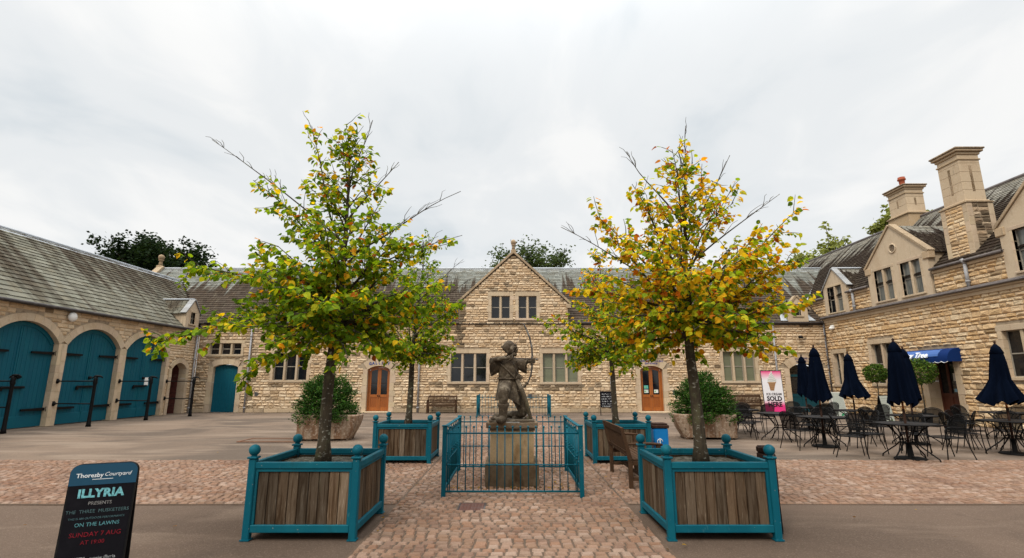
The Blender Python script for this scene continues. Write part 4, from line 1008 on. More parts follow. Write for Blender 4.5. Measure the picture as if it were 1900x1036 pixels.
# blue awning over the tea room door
AW = thing('awning', 'blue fabric awning with white lettering over tea room door', 'awning', (XR, 20.1, 2.4))
mb = MB(); y0, y1 = 19.02, 21.95; prof = []
for i in range(9):
    t = i / 8 * math.pi / 2; prof.append((XR - .56 * math.sin(t), 2.42 + .44 * math.cos(t) ** .8))
vs = []; nY = 30
for j in range(nY + 1):
    y = y0 + (y1 - y0) * j / nY; sag = .012 * math.sin(j * 1.9)
    for (px, pz) in prof: vs.append((px - sag, y, pz))
    vs.append((XR - .565, y, 2.42 - .075 - .045 * abs(math.sin(j * math.pi / 3))))
k = 10; fs = [(j * k + i, j * k + i + 1, (j + 1) * k + i + 1, (j + 1) * k + i) for j in range(nY) for i in range(k - 1)]
mb.add(vs, fs, smooth=True)
for y in (y0, y1):
    mb.add([(XR, y, 2.42)] + [(a_, y, b_) for a_, b_ in prof], [tuple(range(10)) if y == y0 else tuple(range(9, -1, -1))]); 
    mb.add([(XR, y, 2.42), (XR - .56, y, 2.42), (XR - .56, y, 2.34), (XR, y, 2.34)], [(0, 1, 2, 3)])
can = mb.build('canopy', M_awn, AW, True)
mb = MB(); mb.tube([(XR - .57, y0 + (y1 - y0) * j / 90, 2.34 - .045 * abs(math.sin(j * math.pi / 9))) for j in range(91)], .011, 5); mb.build('trim', M_white, AW, True)
mb = MB(); th = 1.27; c = Vector((XR - .56 * math.sin(th) - .02, 21.75, 2.42 + .44 * math.cos(th) ** .8 - .06))
vdir = Vector((.42, 0, .9)).normalized()
text_mesh(mb, 'The Bay Tree', .33, c + Vector((0, -.0, 0)) + vdir * -.02 - vdir.cross(Vector((0, -1, 0))) * -.0, (0, -1, 0), vdir, (.75, .78, .85), align='LEFT', shear=.2, depth=.05, bold=.008)
mb.build('lettering', M_letter, AW, True)
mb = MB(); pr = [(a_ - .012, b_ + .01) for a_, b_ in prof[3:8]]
mb.add([(a_, y, b_) for y in (21.8, 19.45) for a_, b_ in pr], [(i, i + 1, i + 6, i + 5) for i in range(4)], (.045, .115, .33)); mb.build('pale_patch', M_sign, AW, True)  # paler blue patch behind the lettering
o = MB(); o.box((XR - .14, 26.18, 4.28), (XR, 26.42, 4.5), bev=.04); o.sphere((XR - .16, 26.3, 4.33), .09, 10, 6); o = o.build('security_light', M_white, None, loc=(XR, 26.3, 4.4)); tag(o, 'small white security light high on the right wall near corner', 'light')
o = MB(); o.tube([(15.5, YB, 3.98), (15.5, YB - .2, 3.95)], .03, 8); o.lathe([(.1, -.05), (.12, 0), (.1, .06), (.04, .1)], (15.5, YB - .22, 3.92), 12); o = o.build('wall_camera', M_black, None, loc=(15.5, YB, 3.95)); tag(o, 'small black dome camera on the stone above the teal doorway', 'camera')
LN = thing('wall_lantern', 'black iron lantern on a bracket above the right oak door', 'lantern', (7.52, YB, 3.0))
mb = MB(); mb.tube([(7.6, YB, 3.5), (7.6, YB - .15, 3.62), (7.55, YB - .36, 3.55), (7.52, YB - .4, 3.4), (7.52, YB - .4, 3.22)], .028, 6); mb.box((7.54, YB - .03, 3.3), (7.66, YB, 3.65), bev=.01); mb.build('bracket', M_black, LN, True)
mb = MB(); mb.lathe([(.04, .3), (.14, .24), (.13, .2), (.09, -.08), (.06, -.1), (.03, -.16)], (7.52, YB - .4, 3.0), 6, smooth=False); mb.build('lantern_case', M_black, LN, True)

# ------------------------------------------------------------------ planters, railings
def copy_mesh(o, name, parent, loc=(0, 0, 0), rz=0):
    c = bpy.data.objects.new(name, o.data); C.objects.link(c); c.parent = parent; c.location = loc; c.rotation_euler = (0, 0, rz); return c
def make_planter():
    t = thing('tree_planter', 'x', 'planter', (0, 0, 0)); rng = random.Random(31)
    H = .585; pw = .075
    post = MB(); post.box((-pw / 2, -pw / 2, 0), (pw / 2, pw / 2, .80), (1, 1, 1), .008); post.box((-pw / 2 - .014, -pw / 2 - .014, .80), (pw / 2 + .014, pw / 2 + .014, .822), bev=.006); post.lathe([(.03, .82), (.028, .835)], n=12); post.box((-pw / 2 - .01, -pw / 2 - .01, 0), (pw / 2 + .01, pw / 2 + .01, .012))
    pm = None; bm_ = None
    for i, (sx, sy) in enumerate(((-1, -1), (1, -1), (1, 1), (-1, 1))):
        x, y = sx * (H - pw / 2), sy * (H - pw / 2)
        if pm is None:
            pm = post.build('post', M_teal, t); pm.location = (x, y, 0)
            b = MB(); b.sphere((0, 0, 0), .058, 18, 12); bm_ = b.build('ball_finial', M_teal, pm); bm_.location = (0, 0, .885)
        else:
            p = copy_mesh(pm, 'post', t, (x, y, 0)); copy_mesh(bm_, 'ball_finial', p, (0, 0, .885))
    for k in range(4):
        r = k * math.pi / 2
        M = Matrix.Rotation(r, 4, 'Z'); a = H - pw
        mb = MB(); mb.box((-a, -H + .006, .70), (a, -H + .06, .765), bev=.006, M=M); mb.build('top_rail', M_teal, t)
        mb = MB(); mb.box((-a, -H + .006, .075), (a, -H + .055, .15), bev=.006, M=M); mb.box((-a, -H + .02, .152), (-a + .03, -H + .05, .698), M=M); mb.box((a - .03, -H + .02, .152), (a, -H + .05, .698), M=M); mb.box((-a + .03, -H + .02, .67), (a - .03, -H + .05, .698), M=M); mb.build('bottom_rail', M_teal, t)
        mb = MB(); n = 9; W = 2 * (a - .03) / n
        for i in range(n):
            x = -a + .03 + i * W; q = rng.uniform(.68, 1.2); wrm = rng.uniform(.9, 1.05)
            if rng.random() < .07: q *= 1.7; wrm *= .9
            mb.box((x + .003, -H + .033 + rng.uniform(-.003, .003), .14), (x + W - .003, -H + .053, .68), (.185 * q * wrm, .142 * q, .104 * q / wrm), .004, M=M)
        mb.build('plank_panel', M_plank, t)
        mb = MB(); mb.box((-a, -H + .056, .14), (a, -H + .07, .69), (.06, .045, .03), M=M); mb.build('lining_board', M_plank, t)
    mb = MB(); n = 14; a = H - .07
    vs = [(-a + 2 * a * i / n, -a + 2 * a * j / n, .655 + .03 * rng.random()) for j in range(n + 1) for i in range(n + 1)]
    mb.add(vs, [(j * (n + 1) + i, j * (n + 1) + i + 1, (j + 1) * (n + 1) + i + 1, (j + 1) * (n + 1) + i) for j in range(n) for i in range(n)]); mb.build('soil', M_soil, t)
    return t
GP = 'teal planters with ball finials'
pl0 = make_planter(); pl0.location = (-2.19, 6.14, 0); pl0['label'] = 'teal framed wooden planter, foreground left, nearest the chalk event board'; pl0['group'] = GP
dup(pl0, (2.19, 6.14, 0), math.pi / 2, 'teal framed wooden planter, foreground right, with black board leaning beside it')
dup(pl0, (-2.19, 10.98, 0), math.pi, 'teal framed wooden planter behind, left of the statue railing')
dup(pl0, (2.19, 10.98, 0), -math.pi / 2, 'teal framed wooden planter behind, right, with bench before it and blue bin')

def railing(root, x0, y0, x1, y1, n, bar, bar_tall, z=.955, front=True):
    d = Vector((x1 - x0, y1 - y0, 0)); L_ = d.length; d.normalize()
    for zz, r in ((.085, .014), (.44, .009), (z - .085, .012)):
        mb = MB(); w = Vector((-d.y, d.x, 0)) * .006
        a, b = Vector((x0, y0, zz)), Vector((x1, y1, zz)); mb.tube([a, b], r, 6); mb.build('rail', M_teal, root)
    for i in range(n):
        p = Vector((x0, y0, 0)) + d * (L_ * (i + .75) / (n + .5))
        copy_mesh(bar_tall if (front or i % 2) else bar, 'bar', root, p)
def make_bars():
    h = bpy.data.collections.new('bars_source')
    out = []
    for tall in (True, False):
        mb = MB(); top = .955 if tall else .87
        mb.tube([(0, 0, .085), (0, 0, top)], .0085, 6)
        mb.sphere((0, 0, top + .004), .017, 8, 6)
        for q in ((.44,) if tall else (.52, .56)): mb.sphere((0, 0, q), .018, 8, 6)
        out.append(mb)
    return out
def railing_thing(name, label, x0, y0, x1, y1, nf, ns, sides=('f', 'b', 'l', 'r'), zz=0):
    t = thing(name, label, 'railing', ((x0 + x1) / 2, (y0 + y1) / 2, 0)); cx, cy = t.location.x, t.location.y
    tall, short = make_bars(); T = tall.build('bar', M_teal, t); s_ = short.build('bar', M_teal, t)
    a, b, c, d = x0 - cx, x1 - cx, y0 - cy, y1 - cy
    first = True
    spec = {'f': (a, c, b, c, nf), 'b': (a, d, b, d, nf), 'l': (a, c, a, d, ns), 'r': (b, c, b, d, ns)}
    for k in sides: railing(t, *spec[k][:4], spec[k][4], s_, T, front=(k in 'fb'))
    T.location = (a + .06, c, 0); s_.location = (b - .06, c, 0)
    for x, y in ((a, c), (b, c), (b, d), (a, d)):
        mb = MB(); mb.box((x - .03, y - .03, 0), (x + .03, y + .03, .965), bev=.006); mb.box((x - .04, y - .04, .965), (x + .04, y + .04, .985), bev=.006); mb.build('post', M_teal, t)
    for k, x in (('l', a), ('r', b)):
        if k in sides:
            mb = MB(); mb.box((x - .028, c + .03, .945), (x + .028, d - .03, .968), bev=.006); mb.build('handrail', M_teal, t)
            mb = MB(); mb.box((x - .012, c + .03, .10), (x + .012, d - .03, .135), bev=.004); mb.build('bottom_bar', M_teal, t)
    return t
railing_thing('statue_railing', 'teal iron railing with knobbed bars standing round the archer statue', -.965, 7.5, .985, 9.6, 17, 15)
railing_thing('well_railing', 'teal iron railing enclosure by the far wall under the gable', -1.6, 23.7, 1.76, 25.4, 24, 22, ('f', 'l', 'r'))
# ------------------------------------------------------------------ pedestal and statue
PD = thing('statue_pedestal', 'stained square stone pedestal in two blocks with moulded cap', 'pedestal', (0, 8.55, 0))
def rough_box(mb, a, b, col, rng, n=7, amp=.006):
    for ax in range(3):
        for sd in (0, 1):
            o = [q for q in range(3) if q != ax]; vs = []
            for j in range(n + 1):
                for i in range(n + 1):
                    p = [0, 0, 0]; p[o[0]] = a[o[0]] + (b[o[0]] - a[o[0]]) * i / n; p[o[1]] = a[o[1]] + (b[o[1]] - a[o[1]]) * j / n; p[ax] = b[ax] if sd else a[ax]
                    v = Vector(p); e = mnoise.noise_vector(v * 9) * amp
                    edge = (i in (0, n)) + (j in (0, n)); c_ = (Vector(a) + Vector(b)) / 2
                    if edge == 2: e -= (v - c_).normalized() * .012
                    elif edge == 1: e -= (v - c_).normalized() * .004
                    vs.append(v + e)
            fs = [(j * (n + 1) + i, j * (n + 1) + i + 1, (j + 1) * (n + 1) + i + 1, (j + 1) * (n + 1) + i) for j in range(n) for i in range(n)]
            if (ax == 1) ^ (sd == 0): fs = [f[::-1] for f in fs]
            mb.add(vs, fs, col, True)
rng = random.Random(41)
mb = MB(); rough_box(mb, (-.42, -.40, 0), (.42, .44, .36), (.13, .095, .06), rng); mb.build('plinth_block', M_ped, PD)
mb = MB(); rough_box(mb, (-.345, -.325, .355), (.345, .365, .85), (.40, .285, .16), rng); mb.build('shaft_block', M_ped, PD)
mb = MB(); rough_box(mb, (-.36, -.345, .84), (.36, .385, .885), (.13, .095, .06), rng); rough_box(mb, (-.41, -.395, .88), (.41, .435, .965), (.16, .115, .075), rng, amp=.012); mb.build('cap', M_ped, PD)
mb = MB(); mb.box((-.09, -.37, .966), (.12, -.2, .974), (.42, .42, .40)); mb.build('plaque', M_sign, PD)

ST = thing('archer_statue', 'weathered brown statue of a kneeling hooded archer drawing his bow', 'statue', (0, 8.55, .965))
def skin(name, pts, edges, rad, m, parent, root=0, sub=2, displace=.006, loc=None):
    me = bpy.data.meshes.new(name); me.from_pydata(pts, edges, []); o = bpy.data.objects.new(name, me); C.objects.link(o)
    o.modifiers.new('s', 'SKIN'); me.skin_vertices or None
    lay = me.skin_vertices[0].data
    for i, r in enumerate(rad): lay[i].radius = r if isinstance(r, tuple) else (r, r); lay[i].use_root = (i == root)
    o.modifiers['s'].use_smooth_shade = True
    sb = o.modifiers.new('d', 'SUBSURF'); sb.levels = sub; sb.render_levels = sub
    dg = bpy.context.evaluated_depsgraph_get(); dg.update()
    nm = bpy.data.meshes.new_from_object(o.evaluated_get(dg)); bpy.data.objects.remove(o); bpy.data.meshes.remove(me)
    nm.name = name
    for v in nm.vertices: v.co += mnoise.noise_vector(v.co * 11) * displace
    ca = nm.color_attributes.new('Col', 'FLOAT_COLOR', 'CORNER'); ca.data.foreach_set('color', [1.0] * 4 * len(nm.loops))
    nm.materials.clear(); nm.materials.append(m)
    r = bpy.data.objects.new(name, nm); C.objects.link(r); r.parent = parent
    return r
# figure: faces +x, torso turned to the viewer (-y)
P_ = [(-.06, .02, .56), (-.065, .0, .68), (-.06, .0, .82), (-.055, .0, .95), (-.05, -.01, 1.05), (-.045, -.02, 1.145), (-.035, -.025, 1.225),   # 0-6 pelvis, belt, chest, shoulders, neck, head, crown
      (-.19, -.01, .97), (-.37, -.03, .965), (-.22, -.16, 1.005), (-.08, -.17, 1.01),                                                         # 7-10 drawing arm
      (.07, -.01, .955), (.20, -.03, .955), (.31, -.04, .975),                                                                                # 11-13 bow arm
      (-.11, -.12, .53), (-.135, -.38, .49), (-.14, -.34, .27), (-.14, -.32, .08), (-.19, -.46, .045),                                          # 14-18 front leg
      (.02, .03, .50), (.13, .0, .28), (.20, -.02, .10), (.04, .16, .10), (-.12, .30, .09), (-.2, .36, .05)]                                   # 19-24 kneeling leg
E_ = [(0, 1), (1, 2), (2, 3), (3, 4), (4, 5), (5, 6), (3, 7), (7, 8), (8, 9), (9, 10), (3, 11), (11, 12), (12, 13), (0, 14), (14, 15), (15, 16), (16, 17), (17, 18), (0, 19), (19, 20), (20, 21), (21, 22), (22, 23), (23, 24)]
R_ = [(.16, .13), (.135, .11), (.155, .115), (.135, .10), .055, (.078, .088), (.066, .074),
      .085, .062, .045, .034, .08, .06, .034,
      .12, .105, .068, .05, .042, .11, .095, .075, .06, .045, .035]
fig = skin('figure', P_, E_, R_, M_statue, ST)
# hood with peak and a feather, face
mb = MB()
def hoodf(d): return 1 + .06 * mnoise.noise(d * 4) - (.22 if (d.x > .35 and d.z < .15 and d.y < .75) else 0)
mb.sphere((-.05, -.01, 1.205), (.102, .102, .112), 18, 12, fn=hoodf)
mb.tube([(-.12, .0, 1.18), (-.155, .01, 1.215), (-.185, .0, 1.20)], [.05, .03, .012], 8)
mb.tube([(.03, -.08, 1.24), (.055, -.03, 1.235), (.03, .05, 1.24)], [.018, .028, .018], 8)
mb.lathe([(.10, 0), (.115, .04), (.075, .09)], (-.055, 0, .975), 14)
mb.build('hood', M_statue, ST)
mb = MB()
mb.sphere((0, -.045, 1.160), (.07, .072, .098), 16, 12); mb.sphere((.075, -.085, 1.150), (.028, .022, .035), 8, 6)
mb.sphere((.045, -.11, 1.180), (.018, .012, .012), 8, 6); mb.sphere((.08, -.045, 1.185), (.014, .018, .012), 8, 6); mb.sphere((.065, -.085, 1.115), (.028, .03, .010), 8, 6); mb.sphere((.035, -.07, 1.080), (.05, .05, .04), 10, 6)
mb.tube([(.03, -.118, 1.197), (.06, -.11, 1.203), (.085, -.07, 1.203)], .011, 6)
mb.build('face', M_statue, ST)
# clothes: tunic with belt, hanging sleeves, boots
def fold(th, z, k=9, a=.05): return 1 + a * math.sin(k * th + z * 6) + a * .6 * math.sin(3 * th - z * 9)
mb = MB()
tun = [(.150, .0, .97), (.172, .0, .90), (.168, .0, .80), (.158, .0, .70), (.165, .0, .64), (.185, -.01, .56), (.205, -.02, .46), (.215, -.03, .38)]
vs = []; n = 28
for r, yo, z in tun:
    for k in range(n):
        th = 2 * math.pi * k / n; q = fold(th, z, 9, .012 if z > .7 else .05)
        vs.append((-.055 + r * q * math.cos(th) * 1.02, yo + r * q * math.sin(th) * .80, z - (.05 * math.sin(2 * th + .6) + (.17 if z < .4 else .07) * max(0, math.cos(th + .3)) if z < .5 else 0)))
fs = [(i * n + k, (i + 1) * n + k, (i + 1) * n + (k + 1) % n, i * n + (k + 1) % n) for i in range(len(tun) - 1) for k in range(n)]
mb.add(vs, fs, smooth=True); mb.build('tunic', M_statue, ST)
mb = MB(); mb.tube([(-.055 + .172 * math.cos(t * .2618), .146 * math.sin(t * .2618), .69 + .012 * math.sin(t * .26)) for t in range(25)], .024, 8, cap=False, flat=.6)
mb.tube([(-.2, -.11, .93), (-.1, -.155, .84), (.02, -.15, .72), (.11, -.1, .6)], .018, 6, flat=.7); mb.build('belt', M_statue, ST)
for pts, dr in (([(-.17, -.02, .955), (-.26, -.03, .955), (-.36, -.05, .965)], .24), ([(.07, -.02, .94), (.16, -.03, .94), (.235, -.035, .955)], .17)):
    mb = MB(); vs = []; n = 14
    for i, p in enumerate(pts):
        t = i / (len(pts) - 1)
        for k in range(n):
            th = 2 * math.pi * k / n; dz = math.sin(th); r = .085
            hang = (dr * (.35 + .65 * t) * (max(0, -dz)) if dz < 0 else 0)
            vs.append((p[0] + .015 * math.sin(th * 3), p[1] + math.cos(th) * r * (1 - .3 * max(0, -dz)), p[2] + dz * r * .75 - hang * (.8 if i else .5)))
    fs = [(i * n + k, i * n + (k + 1) % n, (i + 1) * n + (k + 1) % n, (i + 1) * n + k) for i in range(2) for k in range(n)] + [tuple(range(n)), tuple(range(3 * n - 1, 2 * n - 1, -1))]
    mb.add(vs, fs, smooth=True); mb.build('sleeve', M_statue, ST)
mb = MB(); mb.tube([(-.14, -.325, .30), (-.14, -.32, .265), (-.14, -.32, .2), (-.145, -.315, .08), (-.145, -.315, .02)], [.088, .095, .072, .064, .07], 12)
mb.tube([(-.14, -.30, .04), (-.17, -.40, .045), (-.20, -.49, .04), (-.215, -.53, .03)], [.065, .062, .055, .03], 10); mb.build('boot', M_statue, ST)
# hands: palm, four curled fingers and a thumb each
def hand(c, fwd, side, curl, m=M_statue):
    c, f, s = Vector(c), Vector(fwd).normalized(), Vector(side).normalized(); up = s.cross(f)
    mb = MB(); mb.sphere(c, .04, 10, 8); w = [(-.03, .95), (-.01, 1.08), (.011, 1.0), (.03, .8)]
    for o_, l in w:
        b = c + s * o_ + f * .025
        p = [b, b + f * .028 * l + up * .004, b + f * .04 * l + up * curl * .03, b + f * .018 * l + up * curl * .05, b - f * .006 + up * curl * .045]
        mb.tube(p, [.0115, .011, .0105, .0095, .007], 7)
    b = c + s * -.03 - f * .005; mb.tube([b, b + up * curl * .025 + s * -.012 + f * .012, b + up * curl * .045 + f * .03], [.013, .012, .009], 7)
    return mb.build('hand', m, ST)
hand((.315, -.04, .975), (1, 0, .05), (0, 0, 1), -1)
hand((-.045, -.165, 1.015), (.9, -.1, .15), (0, .1, 1), -1)
mb = MB()
bw_ = [(.17, -.02, 1.60), (.195, -.02, 1.60), (.245, -.025, 1.50), (.30, -.03, 1.36), (.335, -.035, 1.18), (.34, -.04, 1.06), (.33, -.04, .975), (.335, -.04, .87), (.315, -.04, .74), (.265, -.04, .62), (.205, -.04, .53)]
mb.tube(bw_, [.008, .012, .013, .015, .015, .016, .017, .016, .014, .012, .01], 8); mb.build('bow', M_bow, ST)
mb = MB(); mb.tube([(.19, -.02, 1.59), (-.02, -.16, 1.02), (.205, -.04, .53)], .0025, 4); mb.build('bowstring', M_bow, ST)
mb = MB(); mb.tube([(-.03, -.165, 1.02), (.40, -.045, 1.0)], .007, 6); mb.tube([(.39, -.045, 1.0), (.41, -.045, 1.0), (.45, -.045, .998)], [.006, .016, .002], 6); mb.build('arrow', M_bow, ST)
mb = MB(); mb.tube([(.09, -.12, .66), (.16, -.13, .50), (.23, -.13, .30), (.29, -.12, .10), (.31, -.12, .01)], [.05, .058, .055, .045, .03], 10, flat=.7)
for i in range(5): mb.tube([(.09 + i * .012, -.12, .64), (.07 + i * .026, -.12 + .015 * (i % 2), .76 - .02 * abs(i - 2))], [.006, .015], 5)
mb.build('quiver', M_statue, ST)
mb = MB(); mb.tube([(.24, -.1, .60), (.16, -.14, .52), (.09, -.15, .47)], [.02, .014, .012], 8); mb.sphere((.25, -.1, .61), .028, 8, 6); mb.build('dagger', M_statue, ST)
mb = MB(); rough_box(mb, (-.36, -.36, -.005), (.36, .40, .035), (1, 1, 1), rng, amp=.015)
for (x, y, z, r) in ((-.27, -.30, .05, .07), (-.22, -.2, .07, .09), (.1, .1, .03, .10), (.27, .0, .03, .07), (-.05, .28, .03, .09)): mb.sphere((x, y, z), (r, r * .8, r * .7), 9, 6, fn=lambda d: 1 + .25 * mnoise.noise(d * 2.5 + Vector((x, y, 0))))
mb.build('rocky_base', M_statue, ST)

# ------------------------------------------------------------------ benches, bins, boards
def make_bench(name, label, L_, loc, rz, m, seat_h=.43, back_h=.9, depth=.5, group=None):
    """sits facing local -y, back at +y"""
    t = thing(name, label, 'bench', loc, rz, group); h = L_ / 2
    for s in (-1, 1):
        mb = MB(); mb.box((s * h - .035, depth / 2 - .06, 0), (s * h + .035, depth / 2, seat_h), bev=.008)
        mb.prism([(depth / 2 - .06, seat_h), (depth / 2, seat_h), (depth / 2 + .11, back_h), (depth / 2 + .06, back_h)], (s * h - .035, 0, 0), (0, 1, 0), (0, 0, 1), (1, 0, 0), 0, .07); mb.build('leg', m, t)
        mb = MB(); mb.box((s * h - .035, -depth / 2, 0), (s * h + .035, -depth / 2 + .065, .64), bev=.008); mb.build('leg', m, t)
        mb = MB(); pts = [(s * h, depth / 2 + .02, .655), (s * h, .1, .665), (s * h, -.1, .665), (s * h, -depth / 2 - .03, .65)]; mb.tube(pts, [.03, .036, .04, .034], 8, flat=.55); mb.build('armrest', m, t)
        mb = MB(); mb.box((s * h - .02, -depth / 2 + .06, .13), (s * h + .02, depth / 2 - .06, .18), bev=.004); mb.box((s * h - .02, -depth / 2 + .06, seat_h - .08), (s * h + .02, depth / 2 - .06, seat_h - .015), bev=.004); mb.build('side_rail', m, t)
    mb = MB()
    for i in range(6): y = -depth / 2 + .005 + i * (depth - .07) / 6; mb.box((-h + .0, y, seat_h - .012 - .012 * math.sin(i / 5 * math.pi)), (h - .0, y + .062, seat_h + .012 - .012 * math.sin(i / 5 * math.pi)), bev=.006)
    mb.build('seat', m, t)
    mb = MB(); by = lambda z: depth / 2 - .035 + (z - seat_h) / (back_h - seat_h) * .11
    for z, w_ in ((back_h - .10, .10), (seat_h + .06, .055)): mb.prism([(by(z) - .018, z), (by(z) + .018, z), (by(z + w_) + .018, z + w_), (by(z + w_) - .018, z + w_)], (-h + .035, 0, 0), (0, 1, 0), (0, 0, 1), (1, 0, 0), 0, L_ - .07)
    mb.build('back_rail', m, t)
    mb = MB(); n = int(L_ / .078)
    for i in range(n):
        x = -h + .06 + (L_ - .12) * (i + .5) / n; z0, z1 = seat_h + .115, back_h - .10
        mb.prism([(by(z0) - .008, z0), (by(z0) + .008, z0), (by(z1) + .008, z1), (by(z1) - .008, z1)], (x - .022, 0, 0), (0, 1, 0), (0, 0, 1), (1, 0, 0), 0, .044)
    mb.build('backrest', m, t)
    mb = MB(); mb.box((-h + .035, -depth / 2 + .01, seat_h - .09), (h - .035, -depth / 2 + .035, seat_h - .02), bev=.004); mb.box((-h + .02, -.02, .14), (h - .02, .02, .17)); mb.build('stretcher', m, t)
    return t
make_bench('garden_bench', 'brown slatted bench seen from behind beside the statue railing', 1.5, (2.02, 8.78, 0), math.pi / 2, M_bench)
make_bench('garden_bench', 'weathered slatted bench against the wall under left dark gable window', 1.45, (-3.62, 26.65, 0), 0, M_bench, back_h=.88)
make_bench('garden_bench', 'weathered slatted bench against the wall below right green blind window', 1.6, (12.15, 26.6, 0), 0, M_bench, back_h=.92)
BN = thing('litter_bin', 'square blue litter bin with dark lid behind right planter', 'bin', (3.14, 11.15, 0))
mb = MB(); mb.box((-.155, -.155, .02), (.155, .155, .63), bev=.02); mb.build('body', M_bluebin, BN)
mb = MB(); mb.box((-.175, -.175, .63), (.175, .175, .70), (1, 1, 1), .015); mb.box((-.15, -.15, .70), (.15, .15, .73), bev=.012); mb.build('lid', M_dkwood, BN)
mb = MB(); PBn = Pl((0, -.157, 0), (1, 0, 0), (0, -1, 0)); mb.tube([PBn.p(-.03 + .055 * math.cos(t * .4), .36 + .055 * math.sin(t * .4), .002) for t in range(13)], .008, 5); PBn.box(mb, -.04, .28, -.02, .43, 0, .006); mb.build('emblem', M_paper, BN)
BO = thing('bollard', 'short dark wooden bollard beyond the right front planter', 'bollard', (3.62, 7.5, 0))
mb = MB(); mb.box((-.095, -.095, 0), (.095, .095, .60), (1, 1, 1), .012); mb.build('shaft', M_dkwood, BO)
mb = MB(); mb.box((-.10, -.10, .60), (.10, .10, .70), (.35, .3, .28), .025); mb.build('cap', M_dkwood, BO)
def rounded(w, h, r, n=6):
    pts = [(-w / 2, 0), (w / 2, 0)]
    for k in range(n + 1): a = math.pi / 2 * k / n; pts.append((w / 2 - r + r * math.cos(a), h - r + r * math.sin(a)))
    for k in range(n + 1): a = math.pi / 2 + math.pi / 2 * k / n; pts.append((-w / 2 + r + r * math.cos(a), h - r + r * math.sin(a)))
    return pts
def chalk_marks(mb, P, u0, u1, v, h, rng, col, dens=1.0):
    """a line of hand chalked capitals too small to read"""
    x = u0
    while x < u1:
        if rng.random() < .14: x += h * .5; continue
        for k in range(rng.choice((2, 3, 3))):
            a = (x + rng.uniform(0, h * .5), v + rng.uniform(0, h)); b = (x + rng.uniform(0, h * .55), v + rng.uniform(0, h)) if k else (a[0] + rng.uniform(-.1, .1) * h, v + h - (a[1] - v))
            p, q = P.p(*a, .003), P.p(*b, .003)
            if (p - q).length > h * .2: mb.tube([p, q], h * .085, 4, col, smooth=False)
        x += h * rng.uniform(.68, .85)
def a_board(name, label, loc, rz, W, H, tilt, face, frame, writer=None, rad=.06, header=None):
    t = thing(name, label, 'sign', loc, rz)
    for s in (-1, 1):
        sh = math.sin(tilt) * H
        # front panel leans back from its foot at y=-sh; rear one the other way
        P = Pl((0, s * (sh + .02), 0), (1 if s < 0 else -1, 0, 0), Vector((0, s * math.cos(tilt), math.sin(tilt))))
        P.z = Vector((0, -s * math.sin(tilt), math.cos(tilt)))
        if True:
            mb = MB(); P.poly(mb, [(u, v + .02) for u, v in rounded(W, H - .02, rad)], -.018, 0); o = mb.build('front_panel' if s < 0 else 'back_panel', frame, t)
            mb = MB(); P.poly(mb, [(u, v + .04) for u, v in rounded(W - .03, H - .055, max(.005, rad - .01))], 0, .0025); f = mb.build('board_face', face, o)
            if s < 0 and writer: writer(P, o)
    return t
def ln(P, o, txt, size, u, v, col, align='CENTER', shear=0, m=M_chalk, name='lettering', bold=.0, d=.003, space=1):
    mb = MB(); text_mesh(mb, txt, size, P.p(u, v, d), P.u, P.z, col, align, shear, .002, bold, space); return mb.build(name, m, o)
rng = random.Random(51)
def write_event(P, o):
    mb = MB(); pts = [q for q in rounded(.456, .926, .066) if q[1] > .5]; P.poly(mb, [(.228, .765), *[(u, v + .001) for u, v in pts], (-.228, .765)], .0026, .0045, (.003, .045, .085)); mb.build('header', M_sign, o)
    wh, te, rd, gr = (.62, .64, .64), (.16, .42, .45), (.20, .014, .022), (.17, .20, .20)
    ln(P, o, 'Thoresby', .047, -.185, .825, wh, 'LEFT', m=M_letter, d=.0048, bold=.0006)
    ln(P, o, 'Courtyard', .043, .0, .83, wh, 'LEFT', .35, M_letter, d=.0048)
    mb = MB(); chalk_marks(mb, Pl(P.o + P.n * .002, P.u, P.n), -.06, .06, .785, .012, rng, wh) if False else None
    bar = MB(); P.box(bar, -.075, .806, .065, .810, .0046, .0056, wh); bar.build('underline', M_letter, o)
    ln(P, o, 'ILLYRIA', .088, 0, .672, te, bold=.004, space=1.05)
    ln(P, o, 'PRESENTS', .036, .005, .612, (.24, .23, .22))
    ln(P, o, 'THE  THREE  MUSKETEERS', .036, 0, .552, (.075, .13, .135))
    ln(P, o, 'THIS IS AN OUTDOOR PERFORMANCE', .0215, 0, .505, (.07, .13, .14))
    ln(P, o, 'ON THE LAWNS', .04, .01, .452, (.10, .27, .29))
    ln(P, o, 'SUNDAY 7 AUG', .048, .01, .375, rd)
    ln(P, o, 'AT 19:00', .042, .0, .318, rd)
    ln(P, o, 'TICKETS - www.illyria', .037, 0, .20, (.30, .31, .31))
    ln(P, o, 'NOW £10 | £14 £10 | £8', .035, 0, .13, (.30, .31, .31))
a_board('chalk_board_sign', 'black chalk event board with blue header standing in left foreground', (-3.42, 4.46, 0), R(24), .46, .93, R(5), M_board, M_black, write_event, .07)
a_board('chalk_board_sign', 'black board seen edge on beside the right front planter', (2.94, 5.95, 0), R(63.7), .46, .78, R(1.2), M_board, M_black, None, .07)
def write_menu(P, o):
    mb = MB()
    for i in range(6): chalk_marks(mb, P, -.26, .26, .97 - i * .115, .07, rng, (.62, .62, .62))
    mb.build('chalk_writing', M_chalk, o)
CB = thing('chalk_easel', 'black easel chalkboard with six lines of white writing by the wall', 'chalkboard', (4.62, 25.0, 0), R(-8))
P = Pl((0, -.16, 0), (1, 0, 0), (0, -1, 0)); P.n = Vector((0, -math.cos(.13), math.sin(.13))); P.z = Vector((0, math.sin(.13), math.cos(.13)))
